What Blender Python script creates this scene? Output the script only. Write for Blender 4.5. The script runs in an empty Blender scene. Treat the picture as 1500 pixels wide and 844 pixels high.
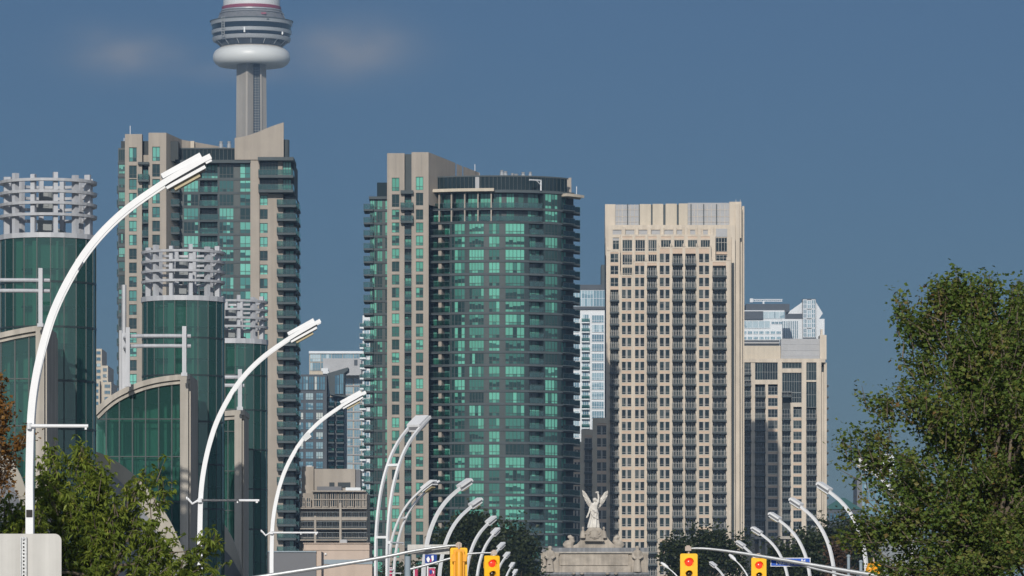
import bpy, math, random
from mathutils import Vector, Matrix
random.seed(11)
RAD = math.radians
F, H0, CX, EYE = 7333.0, 950.0, 750.0, 1.6      # lens (px of the 1500 px wide photo), horizon row, centre column, eye height
sc = bpy.context.scene
COL = sc.collection
def wx(px, Y): return (px - CX) / F * Y
def wz(py, Y): return EYE + (H0 - py) / F * Y

# ------------------------------------------------------------------ materials
def mat(name):
    m = bpy.data.materials.new(name); m.use_nodes = True
    nt = m.node_tree
    return m, nt, nt.nodes['Principled BSDF']
def node(nt, t, **k):
    n = nt.nodes.new(t)
    for a, b in k.items():
        if isinstance(a, str) and hasattr(n, a): setattr(n, a, b)
    return n
def ramp(nt, stops, interp='LINEAR'):
    r = nt.nodes.new('ShaderNodeValToRGB'); r.color_ramp.interpolation = interp
    e = r.color_ramp.elements
    while len(e) < len(stops): e.new(0.5)
    for i, (p, c) in enumerate(stops):
        e[i].position = p; e[i].color = (*c, 1)
    return r
def surf(name, col, rough=.8, var=.12, scale=.35, metal=0.0, stretch=(1, 1, 1), streak=0.0, spec=.3, bump=0.0):
    """a weathered surface: two octaves of noise plus optional vertical rain streaks"""
    m, nt, p = mat(name)
    tc = node(nt, 'ShaderNodeTexCoord'); mp = node(nt, 'ShaderNodeMapping'); mp.inputs['Scale'].default_value = stretch
    nt.links.new(tc.outputs['Object'], mp.inputs[0])
    n1 = node(nt, 'ShaderNodeTexNoise'); n1.inputs['Scale'].default_value = scale; n1.inputs['Detail'].default_value = 6; n1.inputs['Roughness'].default_value = .65
    nt.links.new(mp.outputs[0], n1.inputs[0])
    lo = tuple(c * (1 - var) for c in col); hi = tuple(min(1, c * (1 + var)) for c in col)
    r = ramp(nt, [(.3, lo), (.7, hi)]); nt.links.new(n1.outputs[0], r.inputs[0])
    out = r.outputs[0]
    if streak > 0:
        mp2 = node(nt, 'ShaderNodeMapping'); mp2.inputs['Scale'].default_value = (1, 1, .04)
        nt.links.new(tc.outputs['Object'], mp2.inputs[0])
        n2 = node(nt, 'ShaderNodeTexNoise'); n2.inputs['Scale'].default_value = scale * 4; n2.inputs['Detail'].default_value = 4
        nt.links.new(mp2.outputs[0], n2.inputs[0])
        r2 = ramp(nt, [(.42, (1 - streak,) * 3), (.6, (1, 1, 1))]); nt.links.new(n2.outputs[0], r2.inputs[0])
        mx = node(nt, 'ShaderNodeMix'); mx.data_type = 'RGBA'; mx.blend_type = 'MULTIPLY'; mx.inputs[0].default_value = 1
        nt.links.new(out, mx.inputs[6]); nt.links.new(r2.outputs[0], mx.inputs[7]); out = mx.outputs[2]
    nt.links.new(out, p.inputs['Base Color'])
    p.inputs['Roughness'].default_value = rough; p.inputs['Metallic'].default_value = metal
    p.inputs['Specular IOR Level'].default_value = spec
    if bump > 0:
        b = node(nt, 'ShaderNodeBump'); b.inputs['Strength'].default_value = bump; b.inputs['Distance'].default_value = .05
        n3 = node(nt, 'ShaderNodeTexNoise'); n3.inputs['Scale'].default_value = scale * 12; n3.inputs['Detail'].default_value = 5
        nt.links.new(tc.outputs['Object'], n3.inputs[0])
        nt.links.new(n3.outputs[0], b.inputs['Height']); nt.links.new(b.outputs[0], p.inputs['Normal'])
    return m
def glass(name, stops, rough=.06, spec=.5, wave=.02):
    """window glass over whatever is behind it (dark room, half drawn blind, pale curtain): picked per pane by the face attribute rnd"""
    m, nt, p = mat(name)
    a = node(nt, 'ShaderNodeAttribute'); a.attribute_name = 'rnd'
    r = ramp(nt, stops); nt.links.new(a.outputs['Fac'], r.inputs[0])
    nt.links.new(r.outputs[0], p.inputs['Base Color'])
    p.inputs['Roughness'].default_value = rough; p.inputs['Specular IOR Level'].default_value = spec
    if wave:
        tc = node(nt, 'ShaderNodeTexCoord'); n = node(nt, 'ShaderNodeTexNoise'); n.inputs['Scale'].default_value = .5
        nt.links.new(tc.outputs['Object'], n.inputs[0])
        b = node(nt, 'ShaderNodeBump'); b.inputs['Strength'].default_value = wave; b.inputs['Distance'].default_value = 1
        nt.links.new(n.outputs[0], b.inputs['Height']); nt.links.new(b.outputs[0], p.inputs['Normal'])
    return m
def clearglass(name, tint, alpha_refl=.12, rough=.03, dust=None):
    m, nt, p = mat(name); nt.nodes.remove(p)
    t = node(nt, 'ShaderNodeBsdfTransparent'); t.inputs[0].default_value = (*tint, 1)
    g = node(nt, 'ShaderNodeBsdfGlossy'); g.inputs['Roughness'].default_value = rough; g.inputs[0].default_value = (.75, .95, .9, 1)
    fr = node(nt, 'ShaderNodeFresnel'); fr.inputs[0].default_value = 1.5
    ad = node(nt, 'ShaderNodeMath'); ad.operation = 'ADD'; ad.inputs[1].default_value = alpha_refl
    nt.links.new(fr.outputs[0], ad.inputs[0])
    mx = node(nt, 'ShaderNodeMixShader'); nt.links.new(ad.outputs[0], mx.inputs[0])
    body = t.outputs[0]
    if dust:      # dusty, fritted panes scatter a little light themselves
        df = node(nt, 'ShaderNodeBsdfDiffuse'); df.inputs[0].default_value = (*dust[1:], 1); m2 = node(nt, 'ShaderNodeMixShader'); m2.inputs[0].default_value = dust[0]
        nt.links.new(t.outputs[0], m2.inputs[1]); nt.links.new(df.outputs[0], m2.inputs[2]); body = m2.outputs[0]
    nt.links.new(body, mx.inputs[1]); nt.links.new(g.outputs[0], mx.inputs[2])
    nt.links.new(mx.outputs[0], nt.nodes['Material Output'].inputs[0])
    return m
def leafmat(name, stops, trans=.35):
    m, nt, p = mat(name)
    a = node(nt, 'ShaderNodeAttribute'); a.attribute_name = 'rnd'
    r = ramp(nt, stops); nt.links.new(a.outputs['Fac'], r.inputs[0]); nt.links.new(r.outputs[0], p.inputs['Base Color'])
    p.inputs['Roughness'].default_value = .5; p.inputs['Specular IOR Level'].default_value = .35
    tr = node(nt, 'ShaderNodeBsdfTranslucent'); nt.links.new(r.outputs[0], tr.inputs[0])
    mx = node(nt, 'ShaderNodeMixShader'); mx.inputs[0].default_value = trans
    nt.links.new(p.outputs[0], mx.inputs[1]); nt.links.new(tr.outputs[0], mx.inputs[2])
    nt.links.new(mx.outputs[0], nt.nodes['Material Output'].inputs[0])
    return m
M = {}
M['beige'] = surf('precast_beige', (.39, .35, .305), .85, .07, .25, streak=.10, bump=.1)
M['cream'] = surf('cream_precast', (.63, .56, .47), .85, .08, .25, streak=.13)
M['cream2'] = surf('sandy_precast', (.58, .52, .43), .85, .05, .25, streak=.08)
M['salmon'] = surf('salmon_panel', (.60, .47, .37), .85, .06, .3)
M['lattice'] = surf('perforated_screen', (.40, .41, .43), .6, .06, .6)
M['slab'] = surf('slab_grey', (.078, .096, .104), .75, .12, .4)
M['spand'] = surf('spandrel_grey', (.027, .045, .048), .35, .15, .5, spec=.5)
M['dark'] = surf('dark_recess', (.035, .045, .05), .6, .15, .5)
M['darkgrid'] = surf('charcoal_panel', (.06, .074, .092), .5, .12, .4)
M['mullion'] = surf('dark_mullion', (.05, .065, .07), .4, .05, 1)
M['paleframe'] = surf('pale_frame', (.40, .39, .37), .6, .05, 1)
M['greyframe'] = surf('grey_frame', (.22, .24, .25), .5, .05, 1)
M['rail'] = surf('grey_railing', (.27, .28, .285), .5, .08, 1)
M['white'] = surf('white_paint', (.77, .79, .82), .38, .04, 1.2, spec=.5, streak=.03)
M['whitewall'] = surf('white_wall', (.72, .76, .80), .7, .04, .3)
M['steel'] = surf('painted_steel', (.46, .48, .52), .45, .06, .7, spec=.5, streak=.12)
M['galv'] = surf('galvanised', (.42, .44, .46), .45, .12, 3, metal=.55, bump=.05)
M['conc'] = surf('pale_concrete', (.45, .42, .375), .9, .10, .35, streak=.2, bump=.15)
M['towerc'] = surf('tower_concrete', (.40, .375, .34), .9, .07, .06, streak=.16)
M['stone'] = surf('weathered_limestone', (.43, .385, .33), .9, .28, .45, streak=.2, bump=.4)
M['stone2'] = surf('lead_flashing', (.25, .26, .28), .8, .2, .5, streak=.3)
M['statue'] = surf('pale_statue', (.72, .69, .64), .8, .12, 1.2, streak=.2, bump=.2)
M['pink'] = surf('pink_stucco', (.53, .43, .36), .9, .05, .3, streak=.06)
M['greybox'] = surf('shade_and_plant_grey', (.16, .165, .18), .7, .06, .3)  # roof plant grey, and the colour standing in for shade on the shed front
M['radome'] = surf('radome_white', (.66, .69, .70), .4, .03, .05, spec=.5)
M['podband'] = surf('pod_aluminium', (.46, .49, .52), .32, .06, .1, spec=.6, metal=.35)
M['podglass'] = surf('pod_dark_glass', (.012, .022, .035), .12, .2, .2, spec=.6)
M['podred'] = surf('red_ring', (.25, .06, .10), .5, .1, .2)
M['mesh'] = surf('grey_mesh', (.16, .165, .18), .6, .2, .5)
M['yellow'] = surf('signal_yellow', (.90, .50, .005), .42, .05, 4, spec=.5)
M['amber'] = surf('signal_housing', (.80, .36, .015), .45, .06, 4, spec=.5)
M['black'] = surf('black_paint', (.012, .012, .012), .5, .2, 4)
M['knob'] = surf('weathered_clamp', (.45, .38, .33), .7, .15, 8)
M['lens_off'] = surf('unlit_lens', (.05, .035, .015), .15, .2, 8, spec=.6)
M['tan'] = surf('lamp_refractor', (.42, .36, .22), .4, .1, 5, spec=.5)
M['lampgrey'] = surf('lamp_underside', (.22, .23, .25), .5, .08, 3)
M['signgrey'] = surf('sign_aluminium', (.47, .47, .46), .5, .06, 2.5, metal=.25, streak=.12)
M['blue'] = surf('sign_blue', (.012, .09, .48), .45, .04, 4)
M['signwhite'] = surf('sign_white', (.82, .84, .86), .5, .02, 4)
M['flagblue'] = surf('banner_blue', (.03, .07, .30), .8, .1, 2)
M['flagpink'] = surf('banner_pink', (.55, .07, .16), .8, .1, 2)
M['bluepost'] = surf('blue_grey_post', (.26, .32, .37), .5, .06, 3)
M['bark'] = surf('bark', (.16, .13, .10), .95, .3, 6, stretch=(1, 1, .2), bump=.5)
M['greenroof'] = surf('copper_green_roof', (.05, .13, .12), .7, .1, .2)
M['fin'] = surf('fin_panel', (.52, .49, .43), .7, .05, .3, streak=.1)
M['finshade'] = surf('fin_soffit', (.30, .32, .36), .7, .05, .3)  # same shell as the fin, underside shade put into a bluish grey
M['curtainwall'] = surf('inner_wall', (.30, .40, .36), .9, .15, .3)
M['innercol'] = surf('inner_column', (.55, .58, .52), .8, .05, .3)
M['asphalt'] = surf('asphalt', (.05, .05, .052), .9, .25, .5, bump=.3)
M['pave'] = surf('pavement_concrete', (.30, .29, .27), .9, .15, .6)
M['kerb'] = surf('kerb_concrete', (.36, .35, .33), .9, .12, .8)
M['paint'] = surf('road_paint', (.72, .72, .70), .7, .15, 2)
M['ground'] = surf('town_ground', (.20, .20, .17), .95, .30, .08, bump=.2)
def emis(name, col, s):
    m, nt, p = mat(name)
    p.inputs['Base Color'].default_value = (*col, 1); p.inputs['Emission Color'].default_value = (*col, 1)
    p.inputs['Emission Strength'].default_value = s; p.inputs['Roughness'].default_value = .2
    return m
M['red'] = emis('lit_red_lens', (.85, .045, .02), .85)
DK, MD, BR = (.012, .026, .028), (.022, .085, .075), (.10, .37, .28)
M['gB'] = glass('green_tinted_window', [(0, (.012, .034, .034)), (.34, (.018, .058, .054)), (.40, (.036, .13, .112)), (.58, (.06, .22, .18)), (.64, (.10, .35, .265)), (1, (.15, .50, .39))], spec=.6)
M['gA'] = glass('teal_tinted_window', [(0, (.014, .034, .038)), (.34, (.024, .06, .066)), (.42, (.048, .145, .15)), (.58, (.075, .25, .24)), (.64, (.13, .40, .345)), (1, (.19, .55, .47))], spec=.6)
M['gC'] = glass('dark_window', [(0, (.008, .013, .016)), (.55, (.015, .03, .034)), (.8, (.035, .055, .055)), (1, (.10, .11, .11))], spec=.5)
M['gE'] = glass('pale_blue_window', [(0, (.10, .19, .26)), (.6, (.24, .38, .46)), (1, (.50, .62, .68))], spec=.7)
M['gG'] = glass('blue_window', [(0, (.05, .12, .18)), (.6, (.14, .30, .40)), (.85, (.40, .52, .56)), (1, (.58, .62, .60))], spec=.7)
M['gM'] = glass('dark_band_glass', [(0, (.010, .022, .026)), (1, (.022, .045, .05))], spec=.5)
M['railglass'] = clearglass('balcony_rail_glass', (.42, .62, .58), .10)
M['hallglass'] = clearglass('hall_green_glass', (.22, .46, .40), .045, dust=(.32, .05, .155, .135))
M['maple'] = leafmat('maple_leaf', [(0, (.065, .12, .022)), (.5, (.135, .20, .038)), (.76, (.20, .22, .055)), (.92, (.20, .145, .05)), (1, (.22, .10, .04))], .42)
M['ash'] = leafmat('ash_leaf', [(0, (.10, .15, .02)), (.5, (.21, .28, .04)), (.85, (.29, .35, .06)), (1, (.37, .34, .07))], .45)
M['autumn'] = leafmat('autumn_leaf', [(0, (.10, .05, .016)), (.5, (.22, .105, .025)), (.8, (.28, .15, .035)), (1, (.17, .15, .04))])
M['darkleaf'] = leafmat('dark_leaf', [(0, (.022, .034, .014)), (.6, (.04, .056, .020)), (1, (.065, .075, .028))], .25)
M['browntree'] = leafmat('dry_leaf', [(0, (.06, .035, .02)), (1, (.14, .08, .045))], .25)

# ------------------------------------------------------------------ mesh helpers
class MB:
    def __init__(s): s.v = []; s.f = []; s.m = []; s.r = []
    def face(s, pts, m=0, r=0.0):
        b = len(s.v); s.v += [tuple(p) for p in pts]; s.f.append(tuple(range(b, b + len(pts)))); s.m.append(m); s.r.append(r)
    def hexa(s, c, m=0, r=0.0, caps=(True, True)):
        """8 corners: 0-3 bottom ring, 4-7 top ring"""
        b = len(s.v); s.v += [tuple(p) for p in c]
        fs = [(0, 3, 2, 1), (4, 5, 6, 7), (0, 1, 5, 4), (2, 3, 7, 6)]
        if caps[1]: fs.append((1, 2, 6, 5))
        if caps[0]: fs.append((3, 0, 4, 7))
        for q in fs: s.f.append(tuple(b + i for i in q)); s.m.append(m); s.r.append(r)
    def box(s, x0, x1, y0, y1, z0, z1, m=0, r=0.0):
        s.hexa([(x0, y0, z0), (x1, y0, z0), (x1, y1, z0), (x0, y1, z0), (x0, y0, z1), (x1, y0, z1), (x1, y1, z1), (x0, y1, z1)], m, r)
    def tube(s, path, rad, n=8, m=0, cap=True):
        pts = [Vector(p) for p in path]; rings = []
        rads = rad if isinstance(rad, (list, tuple)) else [rad] * len(pts)
        up = Vector((0, 0, 1))
        for i, p in enumerate(pts):
            t = (pts[min(i + 1, len(pts) - 1)] - pts[max(i - 1, 0)]).normalized()
            a = up if abs(t.dot(up)) < .95 else Vector((0, 1, 0))
            x = t.cross(a).normalized(); y = x.cross(t).normalized()
            b = len(s.v)
            for k in range(n):
                an = 2 * math.pi * k / n; s.v.append(tuple(p + (x * math.cos(an) + y * math.sin(an)) * rads[i]))
            rings.append(b)
        for i in range(len(rings) - 1):
            a, b = rings[i], rings[i + 1]
            for k in range(n):
                s.f.append((a + k, a + (k + 1) % n, b + (k + 1) % n, b + k)); s.m.append(m); s.r.append(0.0)
        if cap:
            s.f.append(tuple(rings[0] + k for k in reversed(range(n)))); s.m.append(m); s.r.append(0)
            s.f.append(tuple(rings[-1] + k for k in range(n))); s.m.append(m); s.r.append(0)
    def strap(s, path, w, h, m=0):
        """rectangular section along a path in an x-z plane: w across y, h in the plane (number or list)"""
        pts = [Vector(p) for p in path]; hs = h if isinstance(h, (list, tuple)) else [h] * len(pts)
        prev = None
        for i, p in enumerate(pts):
            t = (pts[min(i + 1, len(pts) - 1)] - pts[max(i - 1, 0)]).normalized(); n = Vector((-t.z, 0, t.x))
            if n.length < 1e-6: n = Vector((1, 0, 0))
            b = len(s.v)
            for sx, sy in ((-1, -1), (1, -1), (1, 1), (-1, 1)): s.v.append(tuple(p + n * (sx * hs[i] / 2) + Vector((0, sy * w / 2, 0))))
            if prev is not None:
                for k in range(4):
                    s.f.append((prev + k, prev + (k + 1) % 4, b + (k + 1) % 4, b + k)); s.m.append(m); s.r.append(0)
            else: s.f.append((b + 3, b + 2, b + 1, b)); s.m.append(m); s.r.append(0)
            prev = b
        s.f.append((prev, prev + 1, prev + 2, prev + 3)); s.m.append(m); s.r.append(0)
    def lathe(s, prof, c=(0, 0, 0), n=48, m=0, a0=0, a1=2 * math.pi, sy=1.0, rnd=None):
        """prof: list of (radius, z) or (radius, z, material of the band above)"""
        full = abs(a1 - a0 - 2 * math.pi) < 1e-6; k_ = n if full else n + 1
        b = len(s.v)
        for q in prof:
            for k in range(k_):
                an = a0 + (a1 - a0) * k / n; s.v.append((c[0] + q[0] * math.cos(an), c[1] + q[0] * math.sin(an) * sy, c[2] + q[1]))
        for i in range(len(prof) - 1):
            mm = prof[i][2] if len(prof[i]) > 2 else m
            for k in range(n):
                k2 = (k + 1) % n if full else k + 1
                s.f.append((b + i * k_ + k, b + i * k_ + k2, b + (i + 1) * k_ + k2, b + (i + 1) * k_ + k)); s.m.append(mm); s.r.append(rnd() if rnd else 0.0)
    def prism(s, poly, y0, y1, m=0, mside=None):
        """polygon given as (x, z), extruded from y0 (near) to y1 (far)"""
        n = len(poly); b = len(s.v)
        s.v += [(x, y0, z) for x, z in poly] + [(x, y1, z) for x, z in poly]
        s.f.append(tuple(b + i for i in range(n))); s.m.append(m); s.r.append(0)
        s.f.append(tuple(b + n + i for i in reversed(range(n)))); s.m.append(m); s.r.append(0)
        for i in range(n):
            j = (i + 1) % n; s.f.append((b + j, b + i, b + n + i, b + n + j)); s.m.append(m if mside is None else mside); s.r.append(0)
    def data(s, name, mats, smooth=False):
        me = bpy.data.meshes.new(name); me.from_pydata(s.v, [], s.f)
        for x in mats: me.materials.append(M[x] if isinstance(x, str) else x)
        me.polygons.foreach_set('material_index', s.m)
        at = me.attributes.new('rnd', 'FLOAT', 'FACE'); at.data.foreach_set('value', s.r)
        me.update()
        if smooth:
            me.polygons.foreach_set('use_smooth', [True] * len(me.polygons))
            try: me.set_sharp_from_angle(angle=RAD(35))
            except Exception: pass
        return me
def spline(pts, n=6):
    out = []; P = [Vector(p) for p in pts]; P = [P[0] * 2 - P[1]] + P + [P[-1] * 2 - P[-2]]
    for i in range(1, len(P) - 2):
        for k in range(n):
            t = k / n
            out.append(.5 * ((2 * P[i]) + (P[i + 1] - P[i - 1]) * t + (2 * P[i - 1] - 5 * P[i] + 4 * P[i + 1] - P[i + 2]) * t * t + (-P[i - 1] + 3 * P[i] - 3 * P[i + 1] + P[i + 2]) * t ** 3))
    out.append(P[-2]); return out
def link(name, me, parent=None):
    o = bpy.data.objects.new(name, me); COL.objects.link(o)
    if parent is not None:
        o.parent = parent
        if parent.type == 'EMPTY' and parent.get('world_built'): o.matrix_parent_inverse = Matrix.Translation(-parent.location)
    return o
def tag(o, label, cat, group=None):
    o['label'] = label; o['category'] = cat
    if group: o['group'] = group
    return o
def thing(name, label, cat, loc=(0, 0, 0), group=None, world=True):
    """an Empty at the thing's base; world=True: its parts are given in world coordinates"""
    o = bpy.data.objects.new(name, None); COL.objects.link(o); o.location = loc; o.empty_display_size = .5
    if world: o['world_built'] = 1
    return tag(o, label, cat, group)
def part(name, mb, mats, parent, smooth=False):
    return link(name, mb.data(name, mats, smooth), parent) if mb.f else None
def structure(name, mb, mats):
    o = link(name, mb.data(name, mats)); o['kind'] = 'structure'; return o
def copy_tree(src, loc, rotz, **props):
    r = src.copy(); COL.objects.link(r); r.location = loc; r.rotation_euler = (0, 0, rotz)
    for k, v in props.items(): r[k] = v
    def kids(a, b):
        for ch in list(a.children):
            c = ch.copy(); COL.objects.link(c); c.parent = b; kids(ch, c)
    kids(src, r); return r

# ------------------------------------------------------------------ facades
class Fac:
    """a building front laid out in the photo's columns and rows at the building's own distance; d = metres in front of the wall plane"""
    def __init__(s, name, label, cat, Y, frame, gl, cx, depth=25, bulge=None, group=None, wdist=None, railstyle='glass', railmat=None):
        s.Y = Y; s.bulge = bulge; s.gl = gl; s.frame = frame; s.mpp = Y / F; s.railstyle = railstyle; s.wdist = wdist or (lambda: random.random())
        s.root = thing(name, label, cat, (wx(cx, Y), Y + (bulge(wx(cx, Y)) if bulge else 0), 0), group)
        s.wins = []; s.balcs = []; s.wall = {}
    def pt(s, px, py, d):
        x = wx(px, s.Y); z = wz(py, s.Y)
        if s.bulge is None: return (x, s.Y - d, z)
        e = .05; sl = (s.bulge(x + e) - s.bulge(x - e)) / (2 * e); n = Vector((sl, -1)).normalized()
        return (x + n.x * d, s.Y + s.bulge(x) + n.y * d, z)
    def box(s, mb, a, b, t, u, d0, d1, m=0, r=0.0):
        n = 1 if s.bulge is None else max(1, int((b - a) / 5) + 1)
        for i in range(n):
            p, q = a + (b - a) * i / n, a + (b - a) * (i + 1) / n
            mb.hexa([s.pt(p, u, d1), s.pt(q, u, d1), s.pt(q, u, d0), s.pt(p, u, d0), s.pt(p, t, d1), s.pt(q, t, d1), s.pt(q, t, d0), s.pt(p, t, d0)], m, r, (i == 0, i == n - 1))
    def quad(s, mb, a, b, t, u, d, m=0, r=0.0):
        mb.face([s.pt(a, u, d), s.pt(b, u, d), s.pt(b, t, d), s.pt(a, t, d)], m, r)
    def W(s, key):
        return s.wall.setdefault(key, MB())
    def solid(s, key, a, b, t, u=962.0, d0=-2.4, d1=0.0): s.box(s.W(key), a, b, t, u, d0, d1)
    def window(s, a, b, t, u, nx=2, trans=.70, d=-.15, fw=.09, r=None, low=True, dist=None):
        def make(mb):
            wd = dist or s.wdist; base = wd() if r is None else r
            w = fw / s.mpp; half = random.random()
            for i in range(nx):
                p, q = a + (b - a) * i / nx, a + (b - a) * (i + 1) / nx
                ri = base if random.random() < .86 else wd()
                tm = t + (u - t) * trans
                if half < .30: cut = t + (tm - t) * random.uniform(.3, .75); s.quad(mb, p, q, t, cut, d, 0, ri); s.quad(mb, p, q, cut, tm, d, 0, ri * .45)
                elif half < .42 and nx == 1:
                    c = p + (q - p) * random.uniform(.35, .65); s.quad(mb, p, c, t, tm, d, 0, ri); s.quad(mb, c, q, t, tm, d, 0, ri * .4)
                else: s.quad(mb, p, q, t, tm, d, 0, ri)
                s.quad(mb, p, q, tm, u, d, 0, min(1, max(0, ri * random.uniform(.6, 1.15))))
            e = d + .07
            s.box(mb, a, b, t, t + w, d + .005, e, 1); s.box(mb, a, b, u - w, u, d + .005, e, 1)
            for i in range(nx + 1):
                c = a + (b - a) * i / nx; c = min(max(c, a + w / 2), b - w / 2); s.box(mb, c - w / 2, c + w / 2, t + w, u - w, d + .005, e - .004, 1)
            if low: tm = t + (u - t) * trans; s.box(mb, a + w, b - w, tm - w / 2, tm + w / 2, d + .005, e - .008, 1)
        s.wins.append(((b - a) * (u - t), make, u))
    def balcony(s, a, b, y, d0, d1, th=2.4, rail=1.1, sides=True):
        """slab top at row y"""
        def make(mb): s.box(mb, a, b, y, y + th, d0, d1)
        def mrail(mb):
            h = rail / s.mpp; w = .06 / s.mpp; e = .05
            if s.railstyle == 'glass':
                n = max(1, int((b - a) / 6))
                for i in range(n):
                    p, q = a + (b - a) * i / n, a + (b - a) * (i + 1) / n
                    s.box(mb, p + w / 2, q - w / 2, y - h + w, y - w * .6, d1 - e - .02, d1 - e, 0)
                    s.box(mb, p - w / 3, p + w / 3, y - h, y, d1 - e - .06, d1 - e + .02, 1)
                s.box(mb, a, b, y - h - w / 2, y - h + w / 2, d1 - e - .05, d1 - e + .03, 1)
                if sides:
                    for c in (a, b - w): s.box(mb, c, c + w, y - h, y - w, d0 + .2, d1 - e - .03, 0)
            else:
                s.box(mb, a, b, y - h - w, y - h + w * .6, d1 - e - .05, d1 - e + .03, 1)
                s.box(mb, a, b, y - h * .16 - w / 2, y - h * .16 + w / 2, d1 - e - .04, d1 - e + .02, 1)
                n = max(2, int((b - a) * s.mpp / .32))
                for i in range(n + 1):
                    c = a + w / 2 + (b - a - w) * i / n; ww = w * (.9 if i % 4 == 0 else .42); s.box(mb, c - ww / 2, c + ww / 2, y - h + w * .6, y, d1 - e - .03, d1 - e + .01, 1)
        s.balcs.append(((b - a) * (2 if y < 842 else .01), make, mrail))
    def finish(s, slabmat='slab', railmats=('railglass', 'mullion')):
        ALIAS = dict(spandrel='wall', wall_recess='wall', core='wall', floor_edges='wall', mullion_pier='wall', frame_grid='wall', wall_base='wall', wall_edge='wall', corner_glazing='wall', panel_joint='wall', side_wall='wall', upper_screen='wall', balcony_pier='wall',
                     crown_screen='crown', crown_bars='crown', crown_posts='crown', plant_screen_bars='plant_screen')
        merged = {}
        for key, mb in s.wall.items():
            name, m = key[:2]; name = ALIAS.get(name, name); merged.setdefault((name,) + tuple(key[2:]), []).append((m, mb))
        for (name, *_), lst in merged.items():
            big = MB(); mats = []
            for m, mb in lst:
                if m not in mats: mats.append(m)
                k = mats.index(m); b = len(big.v); big.v += mb.v; big.f += [tuple(i + b for i in f) for f in mb.f]; big.m += [k] * len(mb.f); big.r += mb.r
            part(name, big, mats, s.root)
        def split(lst, score):
            o = sorted(lst, key=score, reverse=True); return o[:100], o[100:]
        one, rest = split(s.wins, lambda w: w[0] if w[2] < 850 else 0)
        for w in one:
            mb = MB(); w[1](mb); part('window', mb, [s.gl, s.frame], s.root)
        if rest:
            mb = MB()
            for w in rest: w[1](mb)
            o = part('window_rows', mb, [s.gl, s.frame], s.root); o['kind'] = 'stuff'
        one, rest = split(s.balcs, lambda b: b[0])
        for b in one:
            mb = MB(); b[1](mb); o = part('balcony', mb, [slabmat], s.root)
            mb = MB(); b[2](mb); part('railing', mb, list(railmats), o)
        if rest:
            mb = MB(); mr = MB()
            for b in rest: b[1](mb); b[2](mr)
            o = part('balcony_rows', mb, [slabmat], s.root); o['kind'] = 'stuff'
            part('railing', mr, list(railmats), o)
        return s.root

def floors(y0, step, end=858.0):
    o = []; y = y0
    while y < end: o.append(y); y += step
    return o
def mix3(lo, mid, hi):
    """pane mixture: dark / middle / bright"""
    def f():
        q = random.random()
        if q < lo: return random.uniform(0, .36)
        if q < lo + mid: return random.uniform(.40, .60)
        return random.uniform(.64, 1)
    return f
def shaft(b, key, a, e, wa, we, top, tops, hw, sp_to=962.0, nx=2, d0=-2.4, d1=0.0, wd=-.3):
    """precast shaft a..e with a window column wa..we; tops = rows of window heads, hw = window height in rows"""
    b.solid(key, a, wa, top, sp_to, d0, d1); b.solid(key, we, e, top, sp_to, d0, d1)
    y = top
    for t in tops:
        h = hw(t) if callable(hw) else hw
        b.solid(key, wa, we, y, t, d0, d1 - .02); b.window(wa, we, t, t + h, nx, .72, wd); y = t + h
    b.solid(key, wa, we, y, sp_to, d0, d1 - .02)

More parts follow.
